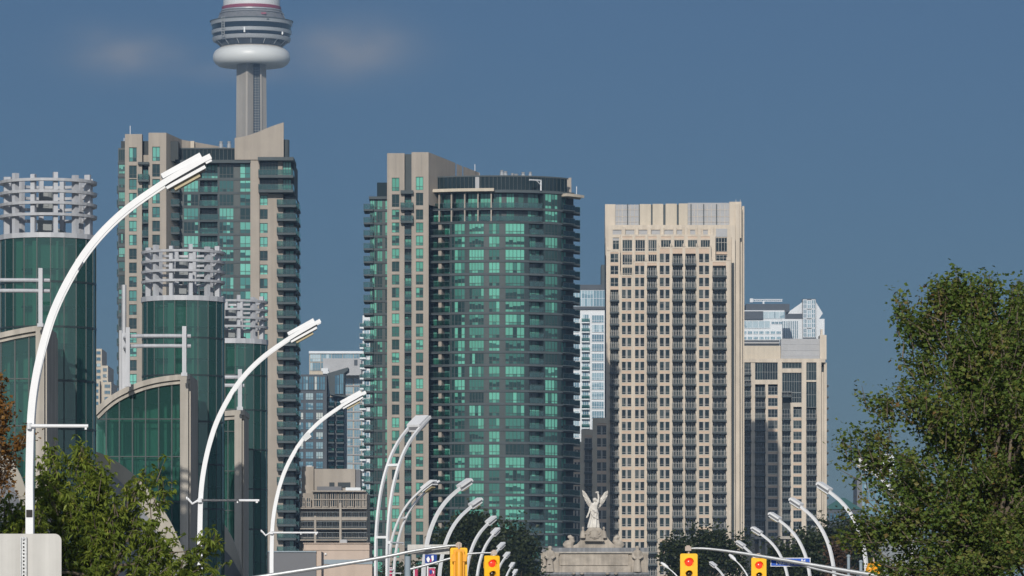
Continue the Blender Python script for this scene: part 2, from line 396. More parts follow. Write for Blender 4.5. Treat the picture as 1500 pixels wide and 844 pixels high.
# ================================================================ tower A: beige and teal condominium with the sail-shaped top
def tower_a():
    A = Fac('condo_tower', 'beige and teal apartment tower with a sail shaped roof wall, below the observation tower', 'building', 993, 'mullion', 'gA', 300, group='apartment towers', wdist=mix3(.30, .34, .36))
    FL = floors(257, 20.4); WALL = ('wall', 'beige')
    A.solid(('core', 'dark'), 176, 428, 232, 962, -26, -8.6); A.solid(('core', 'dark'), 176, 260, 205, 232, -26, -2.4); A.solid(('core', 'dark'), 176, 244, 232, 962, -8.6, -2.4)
    # left dark glazed edge with small balconies
    A.solid(('corner_glazing', 'spand'), 172.5, 183, 216, 962, -12, -1.2)
    for y in [237] + FL:
        A.solid(('floor_edges', 'slab'), 172, 183, y, y + 2.6, -12, -.95)
        A.window(173.5, 182.5, y + 3, y + 17.4 if y > 240 else y + 17, 3, .7, -1.15)
        if y > 260: A.balcony(169.5, 175, y + 1, -8, -3)
    A.window(173, 182.5, 218, 236, 3, .9, -1.15, r=.2)
    tops = [262.3 + 20.4 * k for k in range(30) if 262.3 + 20.4 * k < 850]
    tall = lambda t: 21 if t < 230 else (18.5 if t < 250 else 15.6)
    shaft(A, WALL, 183, 208, 189, 200.3, 196.5, [216, 242.5] + tops, tall)
    shaft(A, WALL, 217.5, 243.5, 223, 234.3, 194.5, [215, 240.5] + tops, tall)
    A.solid(WALL, 208, 217.5, 226, 238, -5, -1.6)
    # balcony stack between the two shafts
    A.solid(('floor_edges', 'slab'), 202.5, 218.5, 238, 241.5, -1.4, .9)
    for i, y in enumerate([264, 284.4] + [284.4 + 20.4 * k for k in range(1, 28)]):
        A.window(208.5, 217, y - 17, y, 2, .75, -1.35, low=False)
        if i < 2: A.balcony(202.5, 218.8, y, -1.3, 1.3, 3)
        else: A.balcony(208.2, 217.3, y, -1.3, .1, 2.5)
    # turned wall to the right of the shafts, running back under the roof penthouse
    def slant(key, a, b, t0, t1, u0, u1, da, db, th=.6):
        mb = A.W(key); ca = [A.pt(a, u0, da), A.pt(b, u1, db), A.pt(b, u1, db - th), A.pt(a, u0, da - th), A.pt(a, t0, da), A.pt(b, t1, db), A.pt(b, t1, db - th), A.pt(a, t0, da - th)]
        mb.hexa(ca)
    slant(WALL, 243.5, 262, 194.5, 198, 962, 962, -.01, -9.0)
    slant(('penthouse_wall', 'beige'), 262, 345, 198, 207.5, 236, 236, -9.0, -17)
    A.solid(('penthouse_wall', 'cream2'), 274.5, 280, 199.5, 232, -11.5, -9.5)
    A.solid(('penthouse_wall', 'slab'), 290.5, 293, 202, 232, -13.0, -12.0)
    A.solid(('core', 'dark'), 249.5, 255.5, 230, 234.5, -5, -2.2)
    for k, y in enumerate(FL):
        if k: A.balcony(245, 261.5, y, -9, -2.6, 2.8)
    # dark plant band and roof slab
    A.solid(('plant_screen', 'gM'), 257.5, 342, 213.5, 231, -8.5, -7.2); A.solid(('floor_edges', 'slab'), 256, 342, 211.5, 213.5, -8.6, -6.9)
    for i in range(15): A.solid(('plant_screen_bars', 'mullion'), 258 + i * 6, 258.6 + i * 6, 213.5, 231, -7.2, -7.05)
    A.solid(('floor_edges', 'slab'), 245, 365.5, 231, 235.5, -9.3, -4.4)
    # glass bay
    D = -6.0
    for k in range(len(FL) + 1):
        t = (235.5 if k == 0 else FL[k - 1] + 3); u = FL[k] if k < len(FL) else 962
        if k == len(FL): break
        A.solid(('floor_edges', 'slab'), 261, 365, u, u + 3, -8.6, D + .12)
        A.solid(('spandrel', 'spand'), 261, 266, t, u, -8.6, D); A.window(266, 288, t, u, 4, .74, D + .02)
        A.window(290, 316.5, t, u, 5, .78, D - 2.3, low=False); A.solid(('wall_recess', 'slab'), 287.8, 290.2, t, u, -8.6, D + .02); A.solid(('wall_recess', 'slab'), 316, 318.5, t, u, -8.6, D + .05)
        if k: A.balcony(289, 317.5, u, -8.6, D + .2, 1, sides=False)
        A.window(318.5, 340, t, u, 4, .74, D + .02); A.solid(('spandrel', 'spand'), 340, 349, t, u, -8.6, D); A.window(349, 365, t, u, 2, .68, D + .02, dist=mix3(.1, .3, .6))
    A.solid(('spandrel', 'spand'), 261, 365, FL[-1] + 3, 962, -8.6, D)
    # pier, sail and right hand bays
    A.solid(WALL, 365, 378.5, 199, 962, -8.6, -4.5)
    sail = [(342, 199), (352, 197.6), (364, 194.6), (378, 189.5), (392, 183.5), (404, 179.2), (414, 176), (414, 229), (378.5, 229), (378.5, 231), (342, 231)]
    A.W(WALL).prism([A.pt(x, y, 0)[::2] for x, y in reversed(sail)], 993 + 4.2, 993 + 5.4)
    mb = A.W(('stair_core', 'slab')); mb.lathe([(1.1, wz(232, 993)), (1.1, wz(200, 993)), (.2, wz(199.5, 993))], (wx(413.5, 993), 1000, 0), 16)
    A.solid(('floor_edges', 'slab'), 376.5, 429, 228, 233, -16, -2.8)
    for i, (t, u) in enumerate(((233, 254.5), (259, 276))):
        A.window(378.5, 406, t, u, 6, .8, -5.2, r=.15 if i == 0 else None); A.solid(WALL, 405.5, 412, t, u, -8.6, -5.0); A.window(412.5, 425, t, u, 3, .8, -5.6)
        A.balcony(377.5, 428.5, u, -8.6, -2.6, 4)
    y = 280.5
    for k in range(29):
        t = y + 2.5 + 20.4 * k
        if t > 850: break
        A.solid(WALL, 378.5, 391, t - 6, t, -8.6, -4.9); A.window(378.8, 390.4, t, t + 15, 2, .75, -5.1)
        A.window(415, 428, t - 2, t + 16, 2, .75, -8.2, low=False)
        A.balcony(404.5, 432.5, t + 15.2, -9.5, -2.9, 3.2); A.balcony(430, 435.8, t + 18, -15, -8, 3.2)
    A.solid(WALL, 378.5, 391, t - 6, 962, -8.6, -4.9)
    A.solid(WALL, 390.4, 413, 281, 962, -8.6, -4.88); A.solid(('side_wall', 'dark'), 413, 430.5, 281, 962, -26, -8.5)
    for x, t in ((189, 182), (180, 200)): A.W(('antenna', 'white', x)).tube([A.pt(x, 216, -3), A.pt(x, t, -3)], .07, 6)
    for x in (319, 331):
        mb = A.W(('roof_pipe', 'podband', x)); mb.lathe([(.42, wz(214, 993)), (.42, wz(203, 993)), (.28, wz(202.5, 993)), (.36, wz(199, 993))], (wx(x, 993), 1004, 0), 12)
    return A.finish()
tower_a()

# ================================================================ tower B: curved green glass condominium
def tower_b():
    Y = 1060; xc = wx(737, Y); xl = wx(628.2, Y); R = 17.2
    def bul(x):
        if x < xl: return 0.0
        dx = min(abs(x - xc), 16.4); return 1.0 + (3.2 * (dx / 15.8) ** 2 if x < xc else (R - math.sqrt(R * R - dx * dx)) * .85)
    B = Fac('condo_tower', 'tall apartment tower with a curved green glass front and twin beige shafts on its left', 'building', Y, 'mullion', 'gB', 690, bulge=bul, group='apartment towers', wdist=mix3(.24, .36, .40))
    WALL = ('wall', 'beige'); FL = floors(323.4, 19.05); BRT = mix3(.07, .37, .56)
    cs = B.W(('core', 'dark'))
    X = lambda p: wx(p, Y)
    cs.box(X(541), X(630), Y + 7.2, Y + 30, 0, wz(287, Y)); cs.box(X(568), X(627), Y + 2.4, Y + 7.2, 0, wz(232, Y))
    n = 24; lim = [X(629) + (X(841) - X(629)) * i / n for i in range(n + 1)]
    for i in range(n): y = Y + max(bul(lim[i] + .01), bul(lim[i + 1])) + 2.6; cs.box(lim[i], lim[i + 1], y, Y + 30, 0, wz(279, Y))
    # left wing
    B.solid(('plant_room', 'gM'), 551, 568, 263, 285, -10, -7); B.solid(('floor_edges', 'slab'), 539.5, 568, 285, 289, -14, -4.4)
    for k, y in enumerate([303.9] + FL):
        t = 289 if k == 0 else ([303.9] + FL)[k - 1] + 3
        B.window(541, 551, t, y, 3, .75, -5.2); B.window(551.5, 559.5, t, y, 2, .75, -5.2); B.solid(('spandrel', 'spand'), 559.5, 563, t, y, -7.2, -5.1); B.window(563, 567.5, t, y, 1, .75, -5.2)
        B.solid(('floor_edges', 'slab'), 540.5, 568, y, y + 3, -14, -4.95); B.balcony(531.8, 546, y, -12, -4.2, 2.6)
    # beige shafts with the balcony stack between
    tops = [299.5 - 2 + 19.05 * k for k in range(30) if 297.5 + 19.05 * k < 850]
    tall = lambda t: 19.5 if t < 270 else (18.5 if t < 290 else 14.8)
    T2 = [307 + 19.05 * k for k in range(30) if 307 + 19.05 * k < 850]
    shaft(B, WALL, 567, 592.5, 574, 585, 224.5, [260.5, 284.8] + T2, tall); shaft(B, WALL, 602.8, 627.8, 609.2, 620, 223, [259, 282.5] + T2, tall)
    B.solid(('wall_recess', 'slab'), 592.5, 602.8, 225, 279.5, -2.4, -1.3)
    B.solid(('floor_edges', 'slab'), 587, 605.5, 279.5, 284.5, -1.3, 1.2)
    for i, y in enumerate([305, 324] + [324 + 19.05 * k for k in range(1, 28)]):
        if y > 856: break
        B.window(593, 602.5, y - 17, y, 2, .75, -1.4, low=False)
        if i < 2: B.balcony(587, 605.5, y, -1.3, 1.4, 3.4)
        else: B.balcony(592.6, 602.7, y, -1.3, .12, 2.6)
    for x in (580.0, 617.0): B.solid(('panel_joint', 'slab'), x - .12, x + .12, 225.5, 257, -.02, .012)
    # penthouse block running back behind the right hand shaft
    mb = B.W(('penthouse_wall', 'beige'))
    def slantbox(a, b, t0, t1, u, ya, yb, th=1.0):
        mb.hexa([(X(a), ya, wz(u, Y)), (X(b), yb, wz(u, Y)), (X(b), yb + th, wz(u, Y)), (X(a), ya + th, wz(u, Y)), (X(a), ya, wz(t0, Y)), (X(b), yb, wz(t1, Y)), (X(b), yb + th, wz(t1, Y)), (X(a), ya + th, wz(t0, Y))])
    slantbox(627.8, 666, 223, 229.5, 300, Y + .1, Y + 14); slantbox(667.6, 676, 230, 232, 290, Y + 15, Y + 17.5); slantbox(677.4, 700.5, 232, 236.5, 290, Y + 18, Y + 25)
    mb.box(X(700.5), X(701.5), Y + 25, Y + 29, wz(290, Y), wz(236.5, Y))
    B.W(('antenna', 'white', 1)).tube([(X(694.5), Y + 22, wz(236, Y)), (X(694.5), Y + 22, wz(226, Y))], .07, 6)
    # curved plant band
    B.box(B.W(('plant_screen', 'gM')), 637.5, 838, 257.5, 277.5, -3, -1.2); B.box(B.W(('floor_edges', 'slab')), 637, 839, 255.5, 257.5, -3.2, -1.0)
    B.box(B.W(('floor_edges', 'slab')), 629, 841, 277.5, 281.5, -3, .25)
    for i in range(32): a = 641 + i * 6.2; B.box(B.W(('plant_screen_bars', 'mullion')), a, a + .6, 257.5, 277.5, -1.2, -1.05)
    B.box(B.W(('vent_panel', 'lattice')), 695, 701, 257.8, 277.2, -1.2, -.95)
    B.box(B.W(('canopy', 'cream2')), 628.4, 724, 275.8, 280.2, -1.0, 1.5); B.box(B.W(('canopy', 'cream2', 2)), 823.5, 851.5, 280.5, 284.5, -2, 1.6)
    mb = B.W(('parapet_wall', 'beige'))
    mb.prism([(X(838), wz(282, Y)), (X(838), wz(252, Y)), (X(826), wz(254, Y)), (X(808), wz(256.2, Y)), (X(800), wz(257.5, Y)), (X(800), wz(282, Y))], Y + 12.5, Y + 14)
    B.W(('davit_arm', 'white')).tube([B.pt(790.8, 278, .6), B.pt(790.8, 263.2, .6)], .16, 6); B.W(('davit_arm', 'white')).tube([B.pt(771.5, 264, 2.4), B.pt(791.2, 263.2, .6)], .16, 6); B.W(('davit_arm', 'white')).tube([B.pt(782, 263.7, 1.5), B.pt(790.6, 269.5, .6)], .12, 6)
    for x, t, w in ((735, 243.5, .42), (740.5, 245, .42), (750.5, 248, .36), (756, 249, .55), (766.5, 246.5, .42), (777, 246, .36)):
        B.W(('roof_pipe', 'podband', x)).lathe([(w, wz(258, Y)), (w, wz(t + 3, Y)), (w * .7, wz(t + 2.6, Y)), (w * .9, wz(t, Y)), (.02, wz(t, Y))], (X(x), Y + 9, 0), 12)
    for x, t in ((795.5, 251), (845.8, 265)): B.W(('antenna', 'white', x)).tube([(X(x), Y + 13, wz(282, Y)), (X(x), Y + 13, wz(t, Y))], .09, 6)
    # curved front, storey by storey
    allf = [303.9] + FL
    for k, y in enumerate(allf):
        t = 281.5 if k == 0 else allf[k - 1] + 3
        B.box(B.W(('floor_edges', 'slab')), 628.5, 841, y, y + 3, -2.6, .12)
        if k < 2:      # the two set back top storeys with posts and a continuous rail
            for a, b in ((630, 644), (645.5, 661), (664, 680), (683, 699), (702, 719), (722, 735), (742, 755), (761, 770), (776, 794)): B.window(a, b, t, y, 3, .82, -1.7, low=False)
            for p in (643.5, 661.5, 681, 700.3, 719.6): B.box(B.W(('balcony_post', 'beige', p)), p - .9, p + .9, t, y, -.6, .3)
            for a, b in ((735, 742), (755, 761), (770, 776)): B.box(B.W(('spandrel', 'spand')), a, b, t, y, -2.5, -1.6)
            for a in (628.6, 670, 711.5, 753): B.balcony(a, a + 41.2, y, -2, .3, 1, sides=False)
            B.window(798.5, 817.5, t, y, 4, .78, -.1)
        else:
            B.window(629, 641, t, y, 2, .8, -1.9, low=False); B.window(646.5, 658, t, y, 2, .8, -1.9, low=False)
            B.box(B.W(('balcony_pier', 'beige')), 641.2, 645.8, t, y, -2.4, -.25)
            B.balcony(628.6, 658.2, y, -2.2, .25, 1, sides=False)
            B.box(B.W(('spandrel', 'spand')), 658.2, 661, t, y, -2.4, -.02); B.window(661, 665.5, t, y, 1, .68, -.08, r=.12); B.window(665.5, 681, t, y, 3, .68, -.08)
            B.box(B.W(('spandrel', 'spand')), 681, 687, t, y, -2.4, -.02); B.window(687, 709, t, y, 5, .72, -.08, dist=BRT)
            B.box(B.W(('spandrel', 'spand')), 709, 716, t, y, -2.4, -.02); B.window(716, 732, t, y, 3, .70, -.08, dist=BRT)
            B.box(B.W(('spandrel', 'spand')), 732, 740, t, y, -2.4, -.02); B.window(740, 768.5, t, y, 5, .74, -.08, dist=BRT)
            B.box(B.W(('spandrel', 'spand')), 768.5, 775, t, y, -2.4, -.02)
            B.window(776, 796, t, y, 3, .8, -1.8, low=False); B.balcony(775.5, 796.5, y, -2.2, .15, 1, sides=False)
            B.window(798.5, 817.5, t, y, 4, .78, -.1)
        for a, b in ((796.5, 798.5), (817.5, 823)): B.box(B.W(('spandrel', 'spand')), a, b, t, y, -2.4, -.02)
        B.window(824, 838, t, y, 3, .8, -1.5, low=False); B.balcony(823.2, 840.5, y, -2.2, .5, 1.2, sides=False); B.balcony(838, 851, y, -6, -1.0, 2.4)
    B.box(B.W(('wall_base', 'spand')), 628.5, 841, allf[-1] + 3, 962, -2.6, -.02); B.box(B.W(('wall_base', 'spand')), 540.5, 568, allf[-1] + 3, 962, -14, -5)
    return B.finish()
tower_b()

# ================================================================ tower C: cream precast tower
def tower_c():
    Y = 1146
    C = Fac('condo_tower', 'cream stone apartment tower with stepped gables and a panelled flat crown', 'building', Y, 'paleframe', 'gC', 985, group='apartment towers', railstyle='bars')
    W = ('wall', 'cream')
    C.solid(('core', 'dark'), 889, 1077, 345, 962, -28, -6.2); C.solid(('core', 'dark'), 1077, 1091, 345, 962, -28, -10); C.solid(('core', 'cream'), 889, 1086, 300, 345, -28, -6.4); C.solid(('core', 'dark'), 889, 1076, 384, 962, -6.2, -2.4)
    # crown
    C.solid(('crown', 'cream'), 887, 902, 296.3, 346, -9, -5.2); C.solid(('crown', 'cream'), 1070, 1087.5, 292.7, 346, -9, -5.2)
    C.solid(('crown_screen', 'lattice'), 902, 937.5, 296.6, 330, -7, -5.6); C.solid(('crown_screen', 'lattice'), 1008.7, 1070, 294, 330, -7, -5.6)
    for i, (a, b) in enumerate(((938, 954.5), (957, 972.5), (976, 992.5), (995.5, 1008.5))): C.solid(('crown', 'cream2'), a, b, 296 - i * .3, 330, -9, -5.3)
    for a in (919.5, 936.7, 1012.8, 1031.5, 1050.5): C.solid(('crown_posts', 'slab'), a, a + 1.3, 296, 330, -5.6, -5.35)
    for a in (907, 912, 924, 930, 1018, 1023, 1037, 1043, 1056, 1063): C.solid(('crown_bars', 'cream'), a, a + .5, 296.5, 330, -5.6, -5.5)
    for y in (304, 314, 322):
        C.solid(('crown_bars', 'cream'), 902, 937, y, y + .5, -5.6, -5.49); C.solid(('crown_bars', 'cream'), 1009, 1070, y, y + .5, -5.6, -5.49)
    C.solid(('crown', 'slab'), 954.5, 957, 297, 330, -9, -5.5); C.solid(('crown', 'slab'), 972.5, 976, 297, 330, -9, -5.5); C.solid(('crown', 'slab'), 992.5, 995.5, 297, 330, -9, -5.5)
    for x in (1080, 1086.5): C.W(('antenna', 'steel', x)).tube([C.pt(x, 293, -7), C.pt(x, 288.5, -7)], .08, 6)
    # second tier
    C.solid(W, 887.5, 1078, 327.5, 334.5, -6.4, -4); C.solid(W, 887.5, 1078, 341.5, 346, -6.4, -4.02)
    xs = [887.5, 898, 911, 917, 930, 936.5, 949, 955, 967.5, 974, 987, 992, 1000, 1012, 1019.5, 1031, 1038, 1050, 1065.5, 1078]
    for i in range(0, len(xs), 2): C.solid(W, xs[i], xs[i + 1], 334.5, 341.5, -6.4, -4.02)
    for i in range(1, len(xs) - 1, 2): C.solid(('upper_screen', 'lattice'), xs[i], xs[i + 1], 334.5, 341.5, -6.4, -4.3)
    for i in range(2, 18, 2):
        c = (xs[i] + xs[i + 1]) / 2; C.solid(W, c - 2.2, c + 2.2, 331, 346, -4, -3.2)
    # end bays of the second tier
    C.solid(W, 887.5, 898, 346, 372, -6.4, -4); C.solid(W, 907.5, 911, 346, 404, -6.4, -3.9); C.solid(('upper_screen', 'lattice'), 898, 907.5, 346, 350, -6, -4.3)
    C.window(898, 907.5, 350, 363.5, 2, .3, -4.2); C.solid(W, 898, 907.5, 363.5, 372, -6.4, -4.01)
    C.solid(W, 1047, 1049.7, 346, 384, -6.4, -4); C.solid(W, 1066.3, 1078, 346, 962, -6.4, -4)
    C.solid(('upper_screen', 'lattice'), 1049.7, 1066.3, 333, 345, -3.99, -3.9); C.window(1049.7, 1066.3, 346, 366.5, 4, .35, -4.2); C.solid(('spandrel', 'salmon'), 1049.7, 1066.3, 367, 370.5, -6, -4.1); C.window(1050, 1066, 371.5, 384, 3, .35, -4.2)
    cols = [(894, 906, 'b', 367), (910.8, 925, 'w', 402.5), (930, 944, 'w', 383), (948, 962, 'b', 383), (966.3, 981, 'w', 361.8), (985.3, 999.6, 'b', 361.8), (1004, 1019, 'b', 361.8), (1023.8, 1039, 'w', 361.8), (1044, 1063.5, 'b', 381.8)]
    # third tier (set back) behind the stepped gables
    c3 = [(912, 926.5), (931, 945.3), (950, 962.5), (968.5, 983.5), (988, 1002.5), (1008, 1022), (1026.8, 1040.7)]
    C.solid(W, 909.5, 912, 342.5, 405, -4, -2); C.solid(W, 1040.7, 1048.5, 342.5, 383, -4, -2)
    for i, (a, b) in enumerate(c3):
        if i < 6: C.solid(W, b, c3[i + 1][0], 342.5, 400, -4, -2)
        C.solid(W, a, b, 342.5, 345.2, -4, -2.02); C.solid(('spandrel', 'salmon'), a, b, 345.2, 348.4, -4, -2.1); C.solid(W, a, b, 348.4, 350.5, -4, -2.02)
        C.window(a, b, 350.5, 367, 4, .75, -2.25); C.solid(W, a, b, 367, 368.6, -4, -2.02); C.solid(('spandrel', 'salmon'), a, b, 368.6, 371.8, -4, -2.1)
        if i < 3: C.window(a, b, 371.8, 387, 4, .75, -2.25); C.solid(W, a, b, 387, 391, -4, -2.02)
        if i == 0: C.window(a, b, 391, 402.5, 4, .75, -2.25)
    lim = [888] + [(cols[i][1] + cols[i + 1][0]) / 2 for i in range(8)] + [1070.5]
    for i, (a, b, kind, top) in enumerate(cols):
        L, Rr = lim[i], lim[i + 1]
        C.solid(W, L, a, top, 962, -2.4, 0); C.solid(W, b, Rr, top, 962, -2.4, 0)
        # pinnacles on the piers
        for p, q in ((L, a), (b, Rr)): C.solid(('pinnacle', 'cream', p), p + .6, q - .3, top - 5, top, -1.6, .15)
        k0 = 0; y0 = 371.5
        while y0 + 17.6 * k0 < top + 3: k0 += 1
        C.solid(W, a, b, top, top + 2.2, -2.4, -.02); C.solid(('spandrel', 'salmon'), a, b, top + 2.2, y0 + 17.6 * k0, -2.4, -.12)
        for k in range(k0, 28):
            t = y0 + 17.6 * k
            if t > 852: break
            if kind == 'w':
                m = (a + b) / 2
                for p, q in ((a, m - 1), (m + 1, b)): C.window(p, q, t, t + 12.8, 1, .74, -.3, fw=.07)
                C.solid(('mullion_pier', 'paleframe'), m - 1, m + 1, t, t + 12.8, -2.4, -.1)
                C.solid(W, a, b, t + 12.8, t + 13.8, -2.4, -.05); C.solid(('spandrel', 'salmon'), a, b, t + 13.8, t + 17.0, -2.4, -.14); C.solid(W, a, b, t + 17.0, t + 17.6, -2.4, -.06)
            else:
                first = i == 0 and k < 3
                if first:
                    C.window(a, b, t, t + 13, 2, .6, -.3); C.solid(('spandrel', 'salmon'), a, b, t + 13, t + 17.6, -2.4, -.12)
                else:
                    C.window(a + 1.5, b - 1.5, t, t + 15.6, 3, .8, -1.3, fw=.13, low=False); C.balcony(a - .8, b + .8, t + 15.4, -2.4, .8, 2.2)
                    C.solid(('wall_recess', 'slab'), a, a + 1.5, t, t + 15.6, -2.4, -1.2); C.solid(('wall_recess', 'slab'), b - 1.5, b, t, t + 15.6, -2.4, -1.2)
    # fluted right edge
    C.solid(W, 1070.5, 1071.5, 384, 962, -4, -.6); C.solid(W, 1072.6, 1077.4, 346, 962, -8, -2.6); C.solid(W, 1078.5, 1084.9, 296, 962, -11, -4.6); C.solid(W, 1086, 1089.3, 300, 962, -14, -7); C.solid(W, 1090, 1093, 297, 962, -28, -9)
    # stepped lower wing in front on the left, standing in the shade of the green tower
    V = ('wing_wall', 'cream2')
    for L, Rr, top, a, b, kind in ((868, 890, 613, 874, 888, 'w'), (851.5, 868, 630, 856, 867, 'b'), (838, 851.5, 648, 841, 849.5, 'w')):
        C.solid(V, L, a, top, 962, -1, 3); C.solid(V, b, Rr, top, 962, -1, 3); C.solid(V, a, b, top, top + 8, -1, 2.98); C.solid(('spandrel', 'salmon'), a, b, top + 8.2, top + 11.2, -1, 2.9)
        t = top + 12
        while t < 850:
            if kind == 'w':
                m = (a + b) / 2
                for p, q in ((a, m - .8), (m + .8, b)): C.window(p, q, t, t + 12.8, 1, .74, 2.7, fw=.07)
                C.solid(('mullion_pier', 'paleframe'), m - .8, m + .8, t, t + 12.8, -1, 2.9); C.solid(('spandrel', 'salmon'), a, b, t + 12.8, t + 17.6, -1, 2.86)
            else:
                C.window(a, b, t, t + 15.4, 2, .8, 1.2, low=False); C.balcony(a - .5, b + .5, t + 15.4, .6, 3.4, 2.2)
            t += 17.6
    C.solid(V, 838, 890, 850, 962, -1, 2.9)
    return C.finish(slabmat='slab', railmats=('railglass', 'rail'))
tower_c()

# ================================================================ tower D: shorter cream tower to the right
def tower_d():
    Y = 1276
    D = Fac('condo_tower', 'shorter cream apartment tower with a grey screen crown, right of the stepped cream tower', 'building', Y, 'greyframe', 'gC', 1155, group='apartment towers', railstyle='bars')
    W = ('wall', 'cream')
    D.solid(('core', 'dark'), 1082, 1209, 534, 962, -26, -2.4); D.solid(('core', 'cream'), 1092, 1208, 512, 534, -26, -3.2)
    D.solid(('crown', 'cream2'), 1082, 1144, 506, 526, -10, -2); D.solid(('crown_screen', 'lattice'), 1145, 1202, 495.3, 526, -8, -3); D.solid(('crown', 'cream'), 1202, 1211.5, 490, 526, -10, -2.2); D.solid(('crown', 'cream'), 1203.5, 1206.5, 481, 490, -6, -4)
    for a in (1145, 1156.5, 1168, 1178.5, 1190): D.solid(('crown_bars', 'steel'), a, a + .5, 495.3, 526, -3, -2.9)
    for y in (503, 512, 520): D.solid(('crown_bars', 'steel'), 1145, 1202, y, y + .4, -3, -2.91)
    D.solid(('roof_deck', 'darkgrid'), 1082, 1144, 496, 506, -12, -7); D.solid(('roof_deck', 'lattice'), 1082, 1144, 499, 501, -7, -6.5)
    D.solid(W, 1082, 1209, 525.5, 531, -2.4, .2)
    cols = [(1082, 1100, 'b', 531), (1106, 1121, 'b', 562), (1125, 1139.2, 'w', 562), (1145.5, 1158, 'b', 586), (1162, 1174.3, 'w', 598), (1181, 1196, 'b', 600)]
    lim = [1082, 1103, 1123, 1142, 1160, 1178, 1211.5]
    D.solid(W, 1100, 1106, 531, 962, -2.4, 0); D.solid(W, 1139.2, 1145.5, 531, 962, -2.4, .3); D.solid(W, 1174.3, 1181, 531, 962, -2.4, .3); D.solid(W, 1196, 1203, 531, 962, -2.4, .3)
    D.solid(W, 1203.8, 1206.8, 545, 962, -2.4, -.3); D.solid(W, 1207.4, 1211.5, 531, 962, -26, -.8)
    D.solid(W, 1121, 1125, 559, 962, -2.4, 0); D.solid(W, 1158, 1162, 595, 962, -2.4, .1)
    D.window(1106, 1139.2, 531, 556.5, 9, .55, -.4); D.solid(W, 1106, 1139.2, 556.5, 563, -2.4, 0.05); D.window(1086, 1099.5, 531, 557, 4, .55, -.4)
    D.window(1146, 1174, 531.5, 540, 6, .9, -.4); D.solid(W, 1145.5, 1174.3, 540, 546, -2.4, .05); D.window(1146, 1174, 546, 575, 8, .45, -.4); D.window(1181, 1196, 531, 557, 4, .5, -.4); D.solid(W, 1181, 1196, 557, 559.5, -2.4, .05); D.window(1181, 1196, 559.5, 597, 4, .5, -.4)
    D.window(1160, 1174, 575, 590, 4, .5, -.4); D.balcony(1145, 1159, 580, -2, .6, 2.2); D.window(1146, 1158, 564, 580, 3, .8, -1.4, low=False); D.solid(W, 1158, 1174.3, 590, 596, -2.4, .05)
    for i, (a, b, kind, top) in enumerate(cols):
        for k in range(-3, 18):
            t = 580.4 + 16.45 * k + 2
            if t < top - 3 or t > 785: continue
            if kind == 'b':
                D.window(a + .8, b - .8, t, t + 14.4, 3, .8, -1.5, low=False); D.balcony(a - .3, b + .3, t + 14.4, -2.4, .7, 2.1)
            else:
                D.window(a, b, t + .5, t + 12.6, 3, .6, -.25); D.solid(W, a, b, t + 12.6, t + 14, -2.4, -.05); D.solid(('spandrel', 'salmon'), a, b, t + 14, t + 16.95, -2.4, -.12)
    for k in range(14): D.balcony(1209, 1215.5, 563 + 16.45 * k, -9, -4, 2.2)
    D.solid(('wall_base', 'cream2'), 1082, 1160, 789, 962, -2.2, -1.2)
    D.solid(('canopy', 'conc'), 1104, 1163, 786.5, 790.5, -2, 7)
    for x in range(1110, 1163, 9): D.solid(('column', 'conc', x), x, x + 3, 790.5, 962, 4.6, 6.4)
    D.solid(W, 1160, 1211, 793, 962, -2.3, -.1)
    return D.finish(slabmat='slab', railmats=('railglass', 'rail'))
tower_d()

